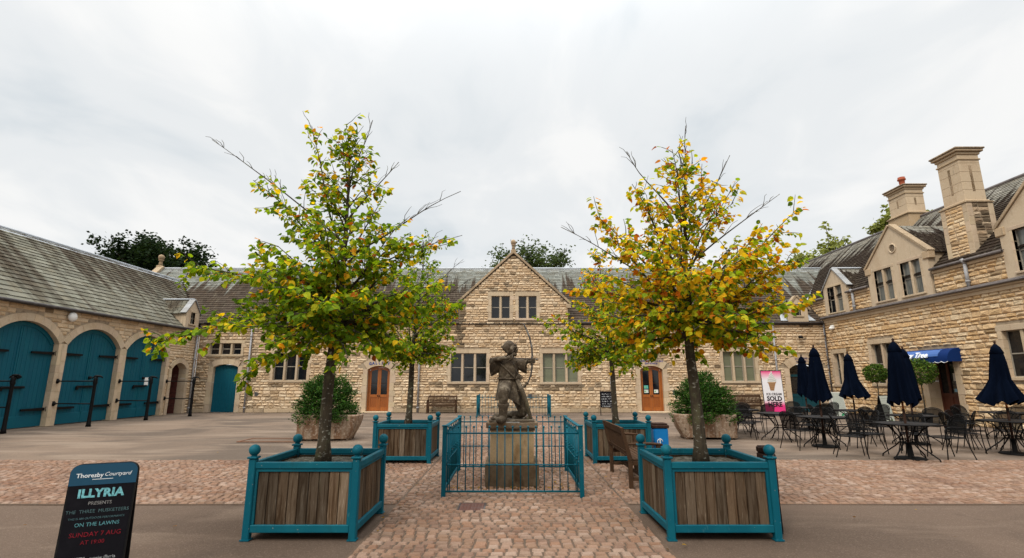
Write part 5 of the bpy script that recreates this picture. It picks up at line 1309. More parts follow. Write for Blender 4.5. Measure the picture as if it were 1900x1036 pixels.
for s in (-1, 1):
    mb = MB(); P.box(mb, s * .33 - .02, 0, s * .33 + .02, 1.17, -.03, 0); mb.build('leg', M_black, CB)
    mb = MB(); mb.tube([(s * .32, .22, 0), (s * .32, 0, 1.12)], .018, 6); mb.build('leg', M_black, CB)
mb = MB(); P.box(mb, -.31, .36, .31, 1.14, -.02, -.005); fp = mb.build('board_face', M_board, CB); write_menu(P, CB)
# ice cream banner
IC = thing('ice_cream_banner', 'tall pink and white ice cream sign reading SOLD HERE by the wall', 'banner', (12.62, 24.9, 0), R(4))
P = Pl((0, -.12, .15), (1, 0, 0), (0, -1, 0)); P.n = Vector((0, -math.cos(.06), math.sin(.06))); P.z = Vector((0, math.sin(.06), math.cos(.06)))
W_, H_ = .50, 1.95
mb = MB(); nb = 40
for i in range(nb):
    t = (i + .5) / nb
    if t > .78: f = (t - .78) / .22
    elif t < .30: f = min(1, (.30 - t) / .14)
    else: f = 0
    f = max(0, min(1, f)) ** 1.1; c = tuple(a * (1 - f) + b * f for a, b in zip((.72, .71, .73), (.72, .035, .20)))
    P.box(mb, -W_, H_ * i / nb, W_, H_ * (i + 1) / nb, 0, .012, c)
bp = mb.build('panel', M_sign, IC)
mb = MB(); P.box(mb, -W_ - .02, -.12, -W_, H_ + .02, -.02, .02); P.box(mb, W_, -.12, W_ + .02, H_ + .02, -.02, .02); P.box(mb, -W_, H_, W_, H_ + .02, -.02, .02); P.box(mb, -W_ - .05, -.15, W_ + .05, -.12, -.25, .2); mb.build('stand', M_steel, IC)
mb = MB(); P.poly(mb, [(-.13, 1.02), (.05, 1.02), (.17, 1.38), (-.19, 1.38)], .013, .02, (.34, .19, .09))
for i in range(4): P.poly(mb, [(-.14 - i * .013, 1.08 + i * .08), (.06 + i * .026, 1.08 + i * .08), (.065 + i * .026, 1.095 + i * .08), (-.145 - i * .013, 1.095 + i * .08)], .02, .023, (.22, .11, .05))
P.poly(mb, [(-.21, 1.37), (.19, 1.37), (.2, 1.42), (-.22, 1.42)], .02, .026, (.40, .24, .13)); mb.build('cone_picture', M_sign, IC)
mb = MB()
for i, (w_, v, s) in enumerate(((.235, 1.45, 0), (.22, 1.53, .02), (.185, 1.61, -.01), (.14, 1.69, .01), (.095, 1.765, -.005), (.05, 1.83, .01), (.02, 1.885, .03))):
    pts = [(-.01 + s + w_ * math.cos(a * math.pi / 8), v + .055 * math.sin(a * math.pi / 8) + .12 * w_ * math.cos(a * math.pi / 8)) for a in range(16)]
    P.poly(mb, pts, .013, .022 + i * .002, (.62 - .03 * (i % 2), .62 - .03 * (i % 2), .58 - .02 * (i % 2)))
    pts = [(q[0], q[1] - .018) for q in pts]; P.poly(mb, pts, .012, .0205 + i * .002, (.36, .36, .34))
mb.build('ice_cream_picture', M_sign, IC)
for txt, sz, v in (('ICE CREAM', .155, .80), ('SOLD', .30, .54), ('HERE', .30, .27)):
    mb = MB(); text_mesh(mb, txt, sz, P.p(0.02, v, .014), P.u, P.z, (.02, .012, .02), 'CENTER', 0, .004, .012 if sz > .2 else .003); mb.build('lettering', M_letter, IC)
def small_board(name, label, loc, rz, W, H, frame, green):
    def wr(P, o):
        mb = MB()
        for i in range(9): chalk_marks(mb, P, -W / 2 + .06, W / 2 - .08, H - .13 - i * (H - .35) / 9, .025, rng, (.12, .12, .12))
        mb.build('writing', M_letter, o)
        mb = MB(); mb.sphere(P.p(W * .12, .2, .004), .06, 10, 6, (.05, .2, .08)) if False else P.poly(mb, [(-.02, .12), (.16, .16), (.12, .26), (.02, .22)], .003, .005, green); mb.build('logo', M_sign, o)
    return a_board(name, label, loc, rz, W, H, R(9), M_cream, frame, wr, .03)
small_board('menu_board', 'white menu board standing among tables left of the gathered umbrella', (14.3, 22.7, 0), R(12), .62, 1.15, M_white, (.03, .22, .10))
small_board('menu_board', 'black framed menu board among the tables below topiary balls', (13.9, 19.3, 0), R(25), .55, 1.1, M_black, (.12, .16, .08))
# hitching rails before the arched doors
def hitching(label, y, px, py):
    t = thing('hitching_rail', label, 'hitching rail', (px, py, 0), 0, 'black hitching rails before the arched doors')
    mb = MB(); mb.lathe([(.085, 0), (.07, .1), (.058, .25), (.05, 1.45), (.06, 1.5), (.075, 1.55), (.06, 1.62), (.07, 1.66), (.055, 1.74), (.03, 1.78)], n=12); mb.build('post', M_black, t)
    mb = MB(); mb.sphere((.02, .03, 1.79), (.12, .07, .045), 12, 6); mb.tube([(.1, .02, 1.79), (.2, .0, 1.77), (.24, .02, 1.72)], [.04, .03, .015], 8); mb.tube([(-.09, .0, 1.77), (-.13, 0, 1.70)], [.03, .015], 6); mb.build('horse_head_finial', M_iron, t)
    dx, dy = XL + .06 - px, y - py
    for z in (1.66 - .05, .80):
        mb = MB(); mb.tube([(0, 0, z), (dx, dy, z)], .022, 8); mb.lathe([(.06, -.05), (.06, .05)], (dx, dy, z), 10); mb.box((dx - .05, dy - .05, z - .09), (dx, dy + .05, z + .09)); mb.build('rail', M_black, t)
    return t
hitching('black hitching rail before the leftmost arched blue door', 15.97, -15.95, 16.35)
hitching('black hitching rail between the first and second arched blue doors', 18.96, -15.35, 18.85)
hitching('black hitching rail between the second and third arched blue doors', 21.95, -15.45, 21.9)
hitching('black hitching rail beside the small open brick archway', 24.95, -15.1, 24.3)
MC = thing('manhole_cover', 'rusty square manhole cover let into the sett path', 'manhole cover', (-.52, 6.94, 0))
mb = MB(); mb.box((-.155, -.195, 0), (.155, .195, .012), (.55, .4, .36), .004)
for i in range(6):
    for j in range(7): mb.box((-.13 + i * .045, -.17 + j * .05, .012), (-.1 + i * .045, -.135 + j * .05, .016), (.6, .42, .38))
mb.build('lid', mat('rusty_iron', (.16, .095, .075), [(12, I3, .45, .65, (.085, .05, .042), .8)], rough=.8), MC)
mb = MB()
for a, b in (((-.175, -.215), (.175, -.197)), ((-.175, .197), (.175, .215)), ((-.175, -.197), (-.157, .197)), ((.157, -.197), (.175, .197))): mb.box((*a, 0), (*b, .013), (.5, .4, .36))
mb.build('rim', M_steel, MC)
HA = thing('ground_hatch', 'rust edged hatch lying in the tarmac beside the left trough', 'hatch', (-6.6, 14.5, 0))
mb = MB(); mb.box((-.75, -.4, 0), (.75, .4, .006), (.75, .7, .66)); mb.build('lid', M_tarmac, HA)
mb = MB()
for a, b in (((-.8, -.44), (.8, -.4)), ((-.8, .4), (.8, .44)), ((-.8, -.4), (-.75, .4)), ((.75, -.4), (.8, .4))): mb.box((*a, 0), (*b, .02), (.9, .7, .55))
mb.build('rim', mat('hatch_rim', (.17, .095, .06), rough=.8), HA)
# ------------------------------------------------------------------ cafe furniture
def make_chair():
    t = thing('cafe_chair', 'x', 'chair', (0, 0, 0)); r = .0105
    for s in (-1, 1):
        mb = MB(); mb.tube([(s * .265, -.25, 0), (s * .255, -.22, .25), (s * .25, -.21, .44), (s * .255, -.215, .58), (s * .26, -.19, .63)], r, 7); mb.build('leg', M_iron, t)
        mb = MB(); mb.tube([(s * .27, .34, 0), (s * .245, .26, .25), (s * .235, .215, .44), (s * .235, .25, .62), (s * .23, .30, .76)], r, 7); mb.build('leg', M_iron, t)
        mb = MB(); mb.tube([(s * .26, -.19, .63), (s * .268, -.1, .655), (s * .265, .08, .65), (s * .237, .255, .64)], r * 1.05, 7); mb.build('armrest', M_iron, t)
    mb = MB(); pts = []
    for k in range(13): a = math.pi * k / 12; pts.append((.23 * math.cos(a), .30 + .06 * math.sin(a), .76 + .13 * math.sin(a)))
    mb.tube(pts, r, 7); q = [(x * .82, y - .008, z - .035) for x, y, z in pts]; mb.tube(q, r * .7, 6)
    mb.build('back_frame', M_iron, t)
    mb = MB(); n = 10; vs = []
    for j in range(9):
        v = j / 8; z = .47 + v * .39
        for i in range(n + 1):
            u = -1 + 2 * i / n; top = .76 + .125 * math.sqrt(max(0, 1 - u * u)); zz = .47 + v * (top - .47 - .01)
            vs.append((u * .228, .225 + (zz - .44) * .24 + .03 * (1 - u * u), zz))
    mb.add(vs, [(j * (n + 1) + i, j * (n + 1) + i + 1, (j + 1) * (n + 1) + i + 1, (j + 1) * (n + 1) + i) for j in range(8) for i in range(n)], smooth=True); mb.build('backrest', M_mesh, t)
    mb = MB(); vs = []
    for j in range(7):
        for i in range(9):
            u, v = -1 + i / 4, -1 + j / 3; vs.append((u * .245, v * .22, .435 - .018 * (1 - u * u) * (1 - v * v) - (.02 if j == 0 else 0)))
    mb.add(vs, [(j * 9 + i, j * 9 + i + 1, (j + 1) * 9 + i + 1, (j + 1) * 9 + i) for j in range(6) for i in range(8)], smooth=True)
    seat = mb.build('seat', M_mesh, t)
    mb = MB(); mb.tube([(-.25, -.2, .43), (-.2, -.23, .425), (.2, -.23, .425), (.25, -.2, .43), (.245, .2, .435), (.2, .225, .435), (-.2, .225, .435), (-.245, .2, .435), (-.25, -.2, .43)], r, 6, cap=False); mb.build('seat_rim', M_iron, seat)
    return t
def make_table():
    t = thing('cafe_table', 'x', 'table', (0, 0, 0)); R0 = .56
    mb = MB(); mb.lathe([(R0 - .03, .722), (R0 - .03, .728), (.03, .728)], n=36); top = mb.build('tabletop', mat('table_mesh', (.013, .011, .0105), [(40, I3, .45, .6, (.03, .026, .024), .6)], rough=.6, spec=.12), t)
    mb = MB(); mb.tube([(R0 * math.cos(k * math.pi / 18), R0 * math.sin(k * math.pi / 18), .722) for k in range(37)], .016, 6, cap=False); mb.build('rim', M_iron, top)
    for k in range(4):
        a = math.pi / 4 + k * math.pi / 2; d = Vector((math.cos(a), math.sin(a), 0)); s = Vector((-d.y, d.x, 0)) * .03
        mb = MB()
        mb.tube([d * .44 + Vector((0, 0, .71)), d * .30 + Vector((0, 0, .62)), d * .17 + Vector((0, 0, .45)), d * .145 + Vector((0, 0, .36)), d * .25 + Vector((0, 0, .26)), d * .47 + Vector((0, 0, .10)), d * .53 + Vector((0, 0, .055)), d * .545 + Vector((0, 0, 0))], .0135, 7)
        mb.build('leg', M_iron, t)
    mb = MB()
    for z, rr in ((.40, .15), (.34, .15)): mb.tube([(rr * math.cos(k * math.pi / 8), rr * math.sin(k * math.pi / 8), z) for k in range(17)], .009, 6, cap=False)
    for k in range(4): a = k * math.pi / 2; d = Vector((math.cos(a), math.sin(a), 0)); mb.tube([d * .35 + Vector((0, 0, .70)), d * .15 + Vector((0, 0, .45)), d * .14 + Vector((0, 0, .34)), d * .2 + Vector((0, 0, .1)), d * .3 + Vector((0, 0, .004))], .009, 6)
    mb.build('waist_ring', M_iron, t)
    return t
def make_umbrella(seed, flare):
    t = thing('patio_umbrella', 'x', 'umbrella', (0, 0, 0)); rg = random.Random(seed)
    mb = MB(); mb.lathe([(.29, 0), (.29, .025), (.24, .045), (.05, .06), (.04, .32), (.03, .32)], n=20); mb.build('base', M_iron, t)
    mb = MB(); mb.tube([(0, 0, .06), (0, 0, 1.02)], .024, 8); mb.build('lower_pole', M_dkwood, t)
    mb = MB(); mb.tube([(0, 0, 1.02), (0, 0, 1.16)], .02, 8, (1, 1, 1)); mb.build('pole_joint', M_oak, t)
    mb = MB(); mb.tube([(0, 0, 1.16), (0, 0, 2.42)], .02, 8); mb.build('upper_pole', M_dkwood, t)
    ph = [rg.uniform(-.4, .4) for _ in range(8)]; ext = [rg.uniform(.75, 1.2) for _ in range(8)]
    prof = [(.035, 2.40), (.085, 2.33), (.122, 2.2), (.142, 2.05), (.16, 1.85), (.174, 1.65), (.188 + flare * .4, 1.45), (.195 + flare * .8, 1.27), (.21 + flare, 1.13)]
    n = 64; vs = []; lean = Vector((rg.uniform(-1, 1), rg.uniform(-1, 1), 0)).normalized()
    for r, z in prof:
        f = (2.4 - z) / 1.27
        for k in range(n):
            th = 2 * math.pi * k / n; c = math.cos(8 * th + .5 * math.sin(3 * th) + f * 1.2); i = int(th / (2 * math.pi) * 8) % 8
            q = 1 + (.24 * f) * c + .10 * f * (ext[i] - 1) * 2
            zz = z + (.05 * c + .035 * math.sin(2 * th + seed)) * max(0, f - .75) * 4
            p = Vector((r * q * math.cos(th + f * .25), r * q * math.sin(th + f * .25), zz)) + lean * flare * .5 * f * f
            vs.append(p)
    m = len(prof); mb = MB(); mb.add(vs, [(j * n + k, (j + 1) * n + k, (j + 1) * n + (k + 1) % n, j * n + (k + 1) % n) for j in range(m - 1) for k in range(n)] + [tuple(range(n))], smooth=True)
    can = mb.build('canopy', M_navy, t)
    mb = MB(); mb.lathe([(.03, 2.45), (.085, 2.38), (.125, 2.24), (.115, 2.23)], n=24, mod=lambda th, z: 1 + (.10 * math.cos(8 * th) if z < 2.3 else 0)); mb.build('vent_cap', M_navy, can)
    mb = MB(); mb.lathe([(.02, 2.42), (.03, 2.45), (.018, 2.475), (.028, 2.50), (.012, 2.53)], n=10); mb.build('finial', M_dkwood, t)
    return t
TB = {'T1': (7.25, 16.5, 'beside the bench and the right trough'), 'T2': (7.5, 14.55, 'in front of the ice cream sign'), 'T3': (7.82, 13.1, 'in the front row right of ice cream sign'),
      'T4': (8.36, 11.05, 'nearest the camera, before the tea room door'), 'T5': (11.3, 11.8, 'at the right edge of the photo, front row'), 'T6': (10.55, 13.65, 'behind, just left of the topiary stem'),
      'T7': (14.15, 14.9, 'at the right edge of the photo, back row'), 'T8': (10.1, 17.7, 'at the back before the teal doorway'), 'T9': (10.6, 16.0, 'at the back before the white menu board')}
tb0 = make_table(); first = True; rng = random.Random(61)
for k, (x, y, d) in TB.items():
    lab = 'round black metal cafe table ' + d
    if first: tb0.location = (x, y, 0); tb0['label'] = lab; tb0['group'] = 'black cafe tables'; first = False
    else: dup(tb0, (x, y, 0), rng.uniform(0, 1.5), lab)
UG = 'closed navy patio umbrellas'
uspec = {'T4': (.02, 'closed navy umbrella of the table nearest the camera, tallest in pair'), 'T6': (.0, 'closed navy umbrella half hidden behind the taller one, left of awning'), 'T5': (.16, 'closed navy umbrella flaring wide, rightmost, by the edge window'),
         'T3': (.03, 'closed navy umbrella in front of the teal doorway, right side'), 'T8': (.0, 'small slim closed navy umbrella inside the teal doorway opening'), 'T9': (.13, 'closed navy umbrella flared below, before the narrow corner window')}
for i, (k, (fl, lab)) in enumerate(uspec.items()):
    u = make_umbrella(70 + i, fl); u.location = (TB[k][0], TB[k][1], 0); u.rotation_euler.z = i * 1.1; u['label'] = lab; u['group'] = UG
CH = [('T4', 7.42, 11.45, 'left of the table nearest the camera'), ('T4', 8.15, 12.0, 'behind the table nearest the camera'), ('T4', 9.3, 11.2, 'right of the table nearest the camera, back to the right'), ('T4', 9.2, 11.95, 'behind right of the table nearest the camera'),
      ('T5', 10.5, 12.15, 'left of the right edge front table'), ('T5', 11.15, 12.75, 'behind the right edge front table'), ('T5', 12.3, 11.9, 'cut by the right edge of the photo'), ('T5', 12.0, 12.6, 'behind right of the right edge front table'),
      ('T3', 7.0, 12.75, 'left of the front row table by ice cream sign'), ('T3', 8.75, 13.0, 'right of the front row table by ice cream sign'), ('T3', 8.35, 13.95, 'behind right of the front row table by ice cream sign'), ('T3', 8.0, 14.35, 'behind the front row table by ice cream sign'),
      ('T2', 6.72, 14.9, 'left of the table before the ice cream sign'), ('T2', 8.5, 14.45, 'right of the table before the ice cream sign'), ('T2', 7.12, 15.5, 'behind the table before the ice cream sign'),
      ('T1', 8.1, 16.75, 'right of the table beside the trough'), ('T1', 6.9, 17.3, 'behind left of the table beside the trough'), ('T1', 7.7, 17.25, 'behind the table beside the trough'),
      ('T6', 9.72, 13.85, 'left of the table by the topiary stem'), ('T6', 10.2, 14.5, 'behind left of the table by the topiary stem'), ('T6', 11.35, 14.1, 'right of the table by the topiary stem'), ('T6', 11.2, 13.05, 'front right of the table by topiary stem'),
      ('T7', 13.3, 15.1, 'left of the right edge back table'), ('T7', 13.9, 15.75, 'behind the right edge back table'), ('T7', 14.9, 15.4, 'right of the right edge back table'),
      ('T8', 10.05, 16.95, 'in front of the table before the teal doorway'), ('T8', 10.15, 18.55, 'behind the table before the teal doorway'), ('T8', 10.95, 18.0, 'right of the table before the teal doorway'),
      ('T9', 9.8, 16.35, 'left of the table before the white menu board'), ('T9', 10.55, 16.85, 'behind the table before the white menu board'), ('T9', 11.45, 16.3, 'right of the table before the white menu board')]
ch0 = make_chair()
for i, (k, x, y, d) in enumerate(CH):
    tx, ty = TB[k][0], TB[k][1]; rz = math.atan2(tx - x, -(ty - y)) + rng.uniform(-.25, .25); lab = 'black metal mesh chair ' + d
    if i == 0: ch0.location = (x, y, 0); ch0.rotation_euler.z = rz; ch0['label'] = lab; ch0['group'] = 'black mesh cafe chairs'
    else: dup(ch0, (x, y, 0), rz, lab)

# ------------------------------------------------------------------ trees and plants
def leaf_faces(mb, p, tip, nrm, L_, W, col, fold=.25):
    """one lime leaf: broad, pointed, folded along its midrib"""
    s = tip.cross(nrm)
    if s.length < 1e-5: s = tip.orthogonal()
    s.normalize(); n = s.cross(tip).normalized()
    q = lambda u, v, h: p + tip * (v * L_) + s * (u * W) + n * (h * L_)
    vs = [q(0, 0, 0), q(-.42, .18, fold * .35), q(-.5, .5, fold * .45), q(-.28, .8, fold * .2), q(0, 1.05, -.12), q(.28, .8, fold * .2), q(.5, .5, fold * .45), q(.42, .18, fold * .35), q(0, .5, 0)]
    mb.add(vs, [(0, 8, 2, 1), (8, 4, 3, 2), (0, 7, 6, 8), (8, 6, 5, 4)], col)
def branch_path(a, b, sag, rng, n=7, wob=.03):
    a, b = Vector(a), Vector(b); L_ = (b - a).length; o = Vector((rng.uniform(-1, 1), rng.uniform(-1, 1), rng.uniform(-.5, .5))) * wob * L_; o2 = Vector((rng.uniform(-1, 1), rng.uniform(-1, 1), rng.uniform(-.5, .5))) * wob * L_ * .7
    return [a.lerp(b, t) + Vector((0, 0, sag * 4 * t * (1 - t))) + o * math.sin(math.pi * t) + o2 * math.sin(2 * math.pi * t) for t in [i / n for i in range(n + 1)]]
GREEN_ = [(.12, .205, .013), (.15, .245, .014), (.09, .165, .012), (.19, .28, .016), (.07, .13, .012)]
YGREEN = [(.32, .36, .02), (.27, .34, .02), (.40, .40, .025)]
YELLOW = [(.62, .40, .016), (.66, .46, .025), (.56, .32, .014)]
ORANGE = [(.50, .17, .012), (.42, .12, .012), (.55, .23, .015), (.30, .07, .015)]
def pick_col(rng, w):
    r = rng.random() * sum(w); k = rng.uniform(.8, 1.15)
    for p, x in zip((GREEN_, YGREEN, YELLOW, ORANGE), w):
        if r < x: c = rng.choice(p); return tuple(q * k for q in c)
        r -= x
    return GREEN_[0]
def lime_tree(name, label, base, top, seed, env, tips, nauto, wfn, leafL, density, group, fork, trunk_r=.075, bare=()):
    """env: (z, radius) silhouette; tips: traced long branch ends; bare: leafless twigs"""
    rng = random.Random(seed); base, top = Vector(base), Vector(top)
    t = thing(name, label, 'tree', base, 0, group)
    def R_(z):
        for (z0, r0), (z1, r1) in zip(env, env[1:]):
            if z0 <= z <= z1: return r0 + (r1 - r0) * (z - z0) / (z1 - z0)
        return 0
    tr = MB(); n = 16; path = []
    for i in range(n + 1):
        f = i / n; p = base.lerp(top, f) + Vector((.04 * math.sin(f * 5 + seed), .04 * math.sin(f * 4 + 2 * seed), 0)) * min(1, f * 3); path.append(p)
    def at(z):
        f = max(0, min(.999, (z - base.z) / (top.z - base.z))) * n; i = int(f); return path[i].lerp(path[i + 1], f - i)
    def rad(z): f = (z - base.z) / (top.z - base.z); return trunk_r * (1.0 - .28 * min(1, f / .36)) * (1 if f < .36 else max(.07, 1 - (f - .36) / .64 * .96)) + (.03 * max(0, 1 - f / .05))
    tr.tube(path, [rad(p.z) for p in path], 14)
    tro = tr.build('trunk', M_bark, t, True)
    br = MB(); lf = MB(); LV = []
    def leaves_on(pts, d0, dens, twl):
        L_ = sum((pts[i + 1] - pts[i]).length for i in range(len(pts) - 1)); k = max(1, int(L_ * dens * (1 if pts[0].z < 2.9 else max(.5, 1 - (pts[0].z - 2.9) * .35))))
        for i in range(k):
            f = (i + rng.random()) / k; j = min(len(pts) - 2, int(f * (len(pts) - 1))); p = pts[j].lerp(pts[j + 1], f * (len(pts) - 1) - j)
            dirn = (pts[j + 1] - pts[j]).normalized(); side = dirn.cross(Vector((0, 0, 1))); side = side.normalized() if side.length > .1 else Vector((1, 0, 0))
            tip = (dirn * rng.uniform(.1, .6) + side * rng.choice((-1, 1)) * rng.uniform(.4, 1.0) + Vector((rng.uniform(-.3, .3), rng.uniform(-.3, .3), rng.uniform(-1.0, .12)))).normalized()
            nr = Vector((rng.uniform(-.7, .7), rng.uniform(-.7, .7) - .25, rng.uniform(.2, 1))).normalized()
            l_ = leafL * rng.choice((.55, .7, .8, .9, .95, 1.05, 1.15)); c = pick_col(rng, wfn(p, (p - at(p.z)).length))
            leaf_faces(lf, p + tip * .03, tip, nr, l_, l_ * rng.uniform(.78, .95), c, rng.uniform(.05, .4))
    def grow(a, b, r0, sag, leafy, twigs):
        pts = branch_path(a, b, sag, rng); L_ = (Vector(b) - Vector(a)).length; m = len(pts) - 1
        br.tube(pts, [max(.004, r0 * (1 - .85 * i / m)) for i in range(m + 1)], 6)
        if not leafy:
            for i in range(int(L_ * 5)):
                f = rng.uniform(.35, .95); j = int(f * m); p = pts[j].lerp(pts[min(m, j + 1)], f * m - j); d = (pts[m] - pts[0]).normalized() + Vector((rng.uniform(-.6, .6), rng.uniform(-.5, .5), rng.uniform(-.2, .7)))
                e = p + d.normalized() * rng.uniform(.12, .38) * (1.1 - f * .5); br.tube(branch_path(p, e, .02, rng, 3, .08), [.0045, .0035, .0028, .002], 4)
            return
        k = max(3, int(L_ * twigs))
        for i in range(k):
            f = .16 + .84 * (i + rng.random()) / k; j = min(m - 1, int(f * m)); p = pts[j].lerp(pts[j + 1], f * m - j)
            d = (pts[j + 1] - pts[j]).normalized(); sd = d.cross(Vector((0, 0, 1))).normalized() if abs(d.z) < .98 else Vector((1, 0, 0))
            ln_ = rng.uniform(.16, .42) * (1.15 - .55 * f) * (1 + .15 * L_)
            e = p + (d * rng.uniform(.3, .9) + sd * rng.choice((-1, 1)) * rng.uniform(.3, 1) + Vector((0, 0, rng.uniform(-.55, .55))) + d.cross(sd) * rng.uniform(-.6, .6)).normalized() * ln_
            tw = branch_path(p, e, rng.uniform(-.02, .03), rng, 3, .06); br.tube(tw, [.006, .0045, .0035, .0025], 4, cap=False); leaves_on(tw, 0, density * rng.uniform(.6, 1.3), ln_)
        leaves_on(pts[int(m * .55):], 0, density * .7, 1)
    for tp in tips:
        z, b, s = tp[0], Vector(tp[1]), tp[2]; grow(at(z), b, rad(z) * .42 + .004, s, True, 9)
    for tp in bare:
        z, b = tp; grow(at(z), Vector(b), .014, .05, False, 0)
    zmin, zmax = env[0][0], env[-1][0]
    for i in range(nauto):
        f = ((i + .5) / nauto) ** 1.5; zt = zmin + (zmax - zmin) * f; az = i * 2.39996 + rng.uniform(-.35, .35); r = R_(zt) * rng.uniform(.72, 1.05)
        c = at(min(zt, top.z)); b = Vector((c.x + r * math.cos(az), c.y + r * math.sin(az), zt + rng.uniform(-.12, .12)))
        rise = r * rng.uniform(.6, 1.35) if zt > fork + .3 else r * rng.uniform(.0, .25)
        za = max(fork - .05 + rng.uniform(0, .2), min(zt - rise, top.z - .15)); grow(at(za), b, rad(za) * .32 + .004, rng.uniform(-.02, .10) * r, True, 6)
    grow(at(top.z - .35), top + Vector((0, 0, .08)), .008, 0, True, 8)
    br.build('limbs', M_bark, tro, True)
    lf.build('crown', M_leaf, t, True)
    return len(lf.f) // 4
TG = 'lime trees in planters'
def w_left(p, r):
    k = max(0, min(1, (p.z - 2.2) / 2.6)); return (66 - 22 * k, 22 + 14 * k, 9 + 5 * k, 2.5 + 4 * k)
def w_right(p, r):
    low = 1 if p.z < 2.45 else 0; return (20 + 20 * low, 29, 38 - 10 * low, 12 - 4 * low)
def w_bl(p, r): return (66, 24, 7, 2)
def w_br(p, r):
    k = max(0, min(1, (p.z - 2.6) / 1.0)); return (60 - 25 * k, 24, 12 + 14 * k, 3 + 11 * k)
n1 = lime_tree('lime_tree', 'large green leaved young tree in the left front planter', (-2.2, 6.14, .66), (-2.12, 6.1, 4.66), 5,
    [(1.95, .75), (2.3, 1.15), (2.7, 1.36), (3.05, 1.05), (3.5, .82), (4.0, .60), (4.4, .34), (4.85, .08)],
    [(2.28, (-4.30, 5.95, 2.08), .12), (2.55, (-4.12, 6.2, 3.02), .05), (2.2, (-3.02, 5.7, 1.62), .12), (2.9, (-.92, 6.1, 3.35), -.1), (2.4, (-.80, 6.3, 2.55), .05), (3.0, (-3.35, 6.1, 4.15), .0), (3.2, (-2.62, 6.0, 4.85), .0),
     (3.4, (-2.2, 6.1, 4.94), 0), (2.3, (-1.30, 5.8, 2.02), .08), (2.35, (-3.6, 6.5, 2.4), .06), (2.3, (-2.2, 5.0, 2.25), .08), (2.5, (-2.5, 5.1, 2.75), .05), (2.6, (-1.9, 5.15, 2.9), .05), (2.2, (-1.75, 5.4, 1.85), .05), (2.4, (-2.4, 7.5, 2.6), .1)], 64, w_left, .075, 64, TG, 2.2,
    bare=[(3.3, (-3.95, 6.1, 4.72)), (3.1, (-.66, 6.1, 4.0)), (2.8, (-.66, 6.4, 3.5)), (3.6, (-1.5, 6.2, 4.45)), (3.9, (-1.85, 6.1, 5.0))])
n2 = lime_tree('lime_tree', 'golden and orange autumn tree in the right front planter', (2.2, 6.14, .66), (2.2, 6.1, 4.36), 9,
    [(1.95, .7), (2.3, 1.2), (2.7, 1.30), (3.1, 1.12), (3.5, .86), (3.9, .62), (4.2, .32), (4.5, .08)],
    [(2.4, (3.58, 6.0, 3.72), -.05), (2.35, (3.52, 6.2, 3.1), 0), (2.25, (3.45, 5.9, 2.5), .08), (2.2, (2.98, 5.7, 1.98), .1), (2.6, (1.05, 6.0, 3.65), 0), (2.4, (.85, 6.3, 2.75), .05), (2.9, (1.55, 6.1, 4.1), 0),
     (3.0, (2.1, 6.1, 4.58), 0), (2.9, (2.85, 6.1, 4.05), 0), (2.25, (1.2, 5.7, 2.3), .08), (2.3, (2.3, 5.0, 2.25), .08), (2.5, (1.9, 5.1, 2.75), .05), (2.6, (2.5, 5.15, 2.9), .05), (2.3, (2.2, 7.4, 2.6), .1)], 60, w_right, .075, 60, TG, 2.15,
    bare=[(2.6, (.62, 6.1, 3.52)), (3.5, (1.5, 6.1, 4.55)), (3.9, (2.3, 6.1, 4.92)), (3.0, (3.5, 6.2, 4.0)), (3.3, (2.85, 6.1, 4.5))])
n3 = lime_tree('lime_tree', 'slim bright green young tree in the left rear planter', (-2.2, 11.0, .66), (-2.0, 11, 4.65), 15,
    [(1.95, .7), (2.3, .98), (2.8, 1.0), (3.3, .82), (3.8, .55), (4.3, .3), (4.75, .08)],
    [(2.2, (-1.28, 10.8, 2.05), .05), (2.5, (-1.15, 11, 3.3), 0), (2.3, (-3.15, 10.9, 2.6), .05)], 56, w_bl, .078, 56, TG, 2.1, trunk_r=.07, bare=[(3.2, (-1.1, 11, 4.3)), (3.0, (-.9, 11.2, 3.9))])
n4 = lime_tree('lime_tree', 'small tree turning orange on top in the right rear planter', (2.2, 11.0, .66), (2.0, 11, 4.35), 19,
    [(1.95, .75), (2.3, 1.08), (2.8, 1.12), (3.2, .95), (3.7, .58), (4.1, .28), (4.5, .07)],
    [(2.3, (.72, 10.8, 2.85), .05), (2.2, (1.28, 10.7, 2.02), .05), (2.3, (3.2, 10.9, 2.4), .05)], 54, w_br, .078, 54, TG, 2.1, trunk_r=.065)
print('leaves', n1, n2, n3, n4)
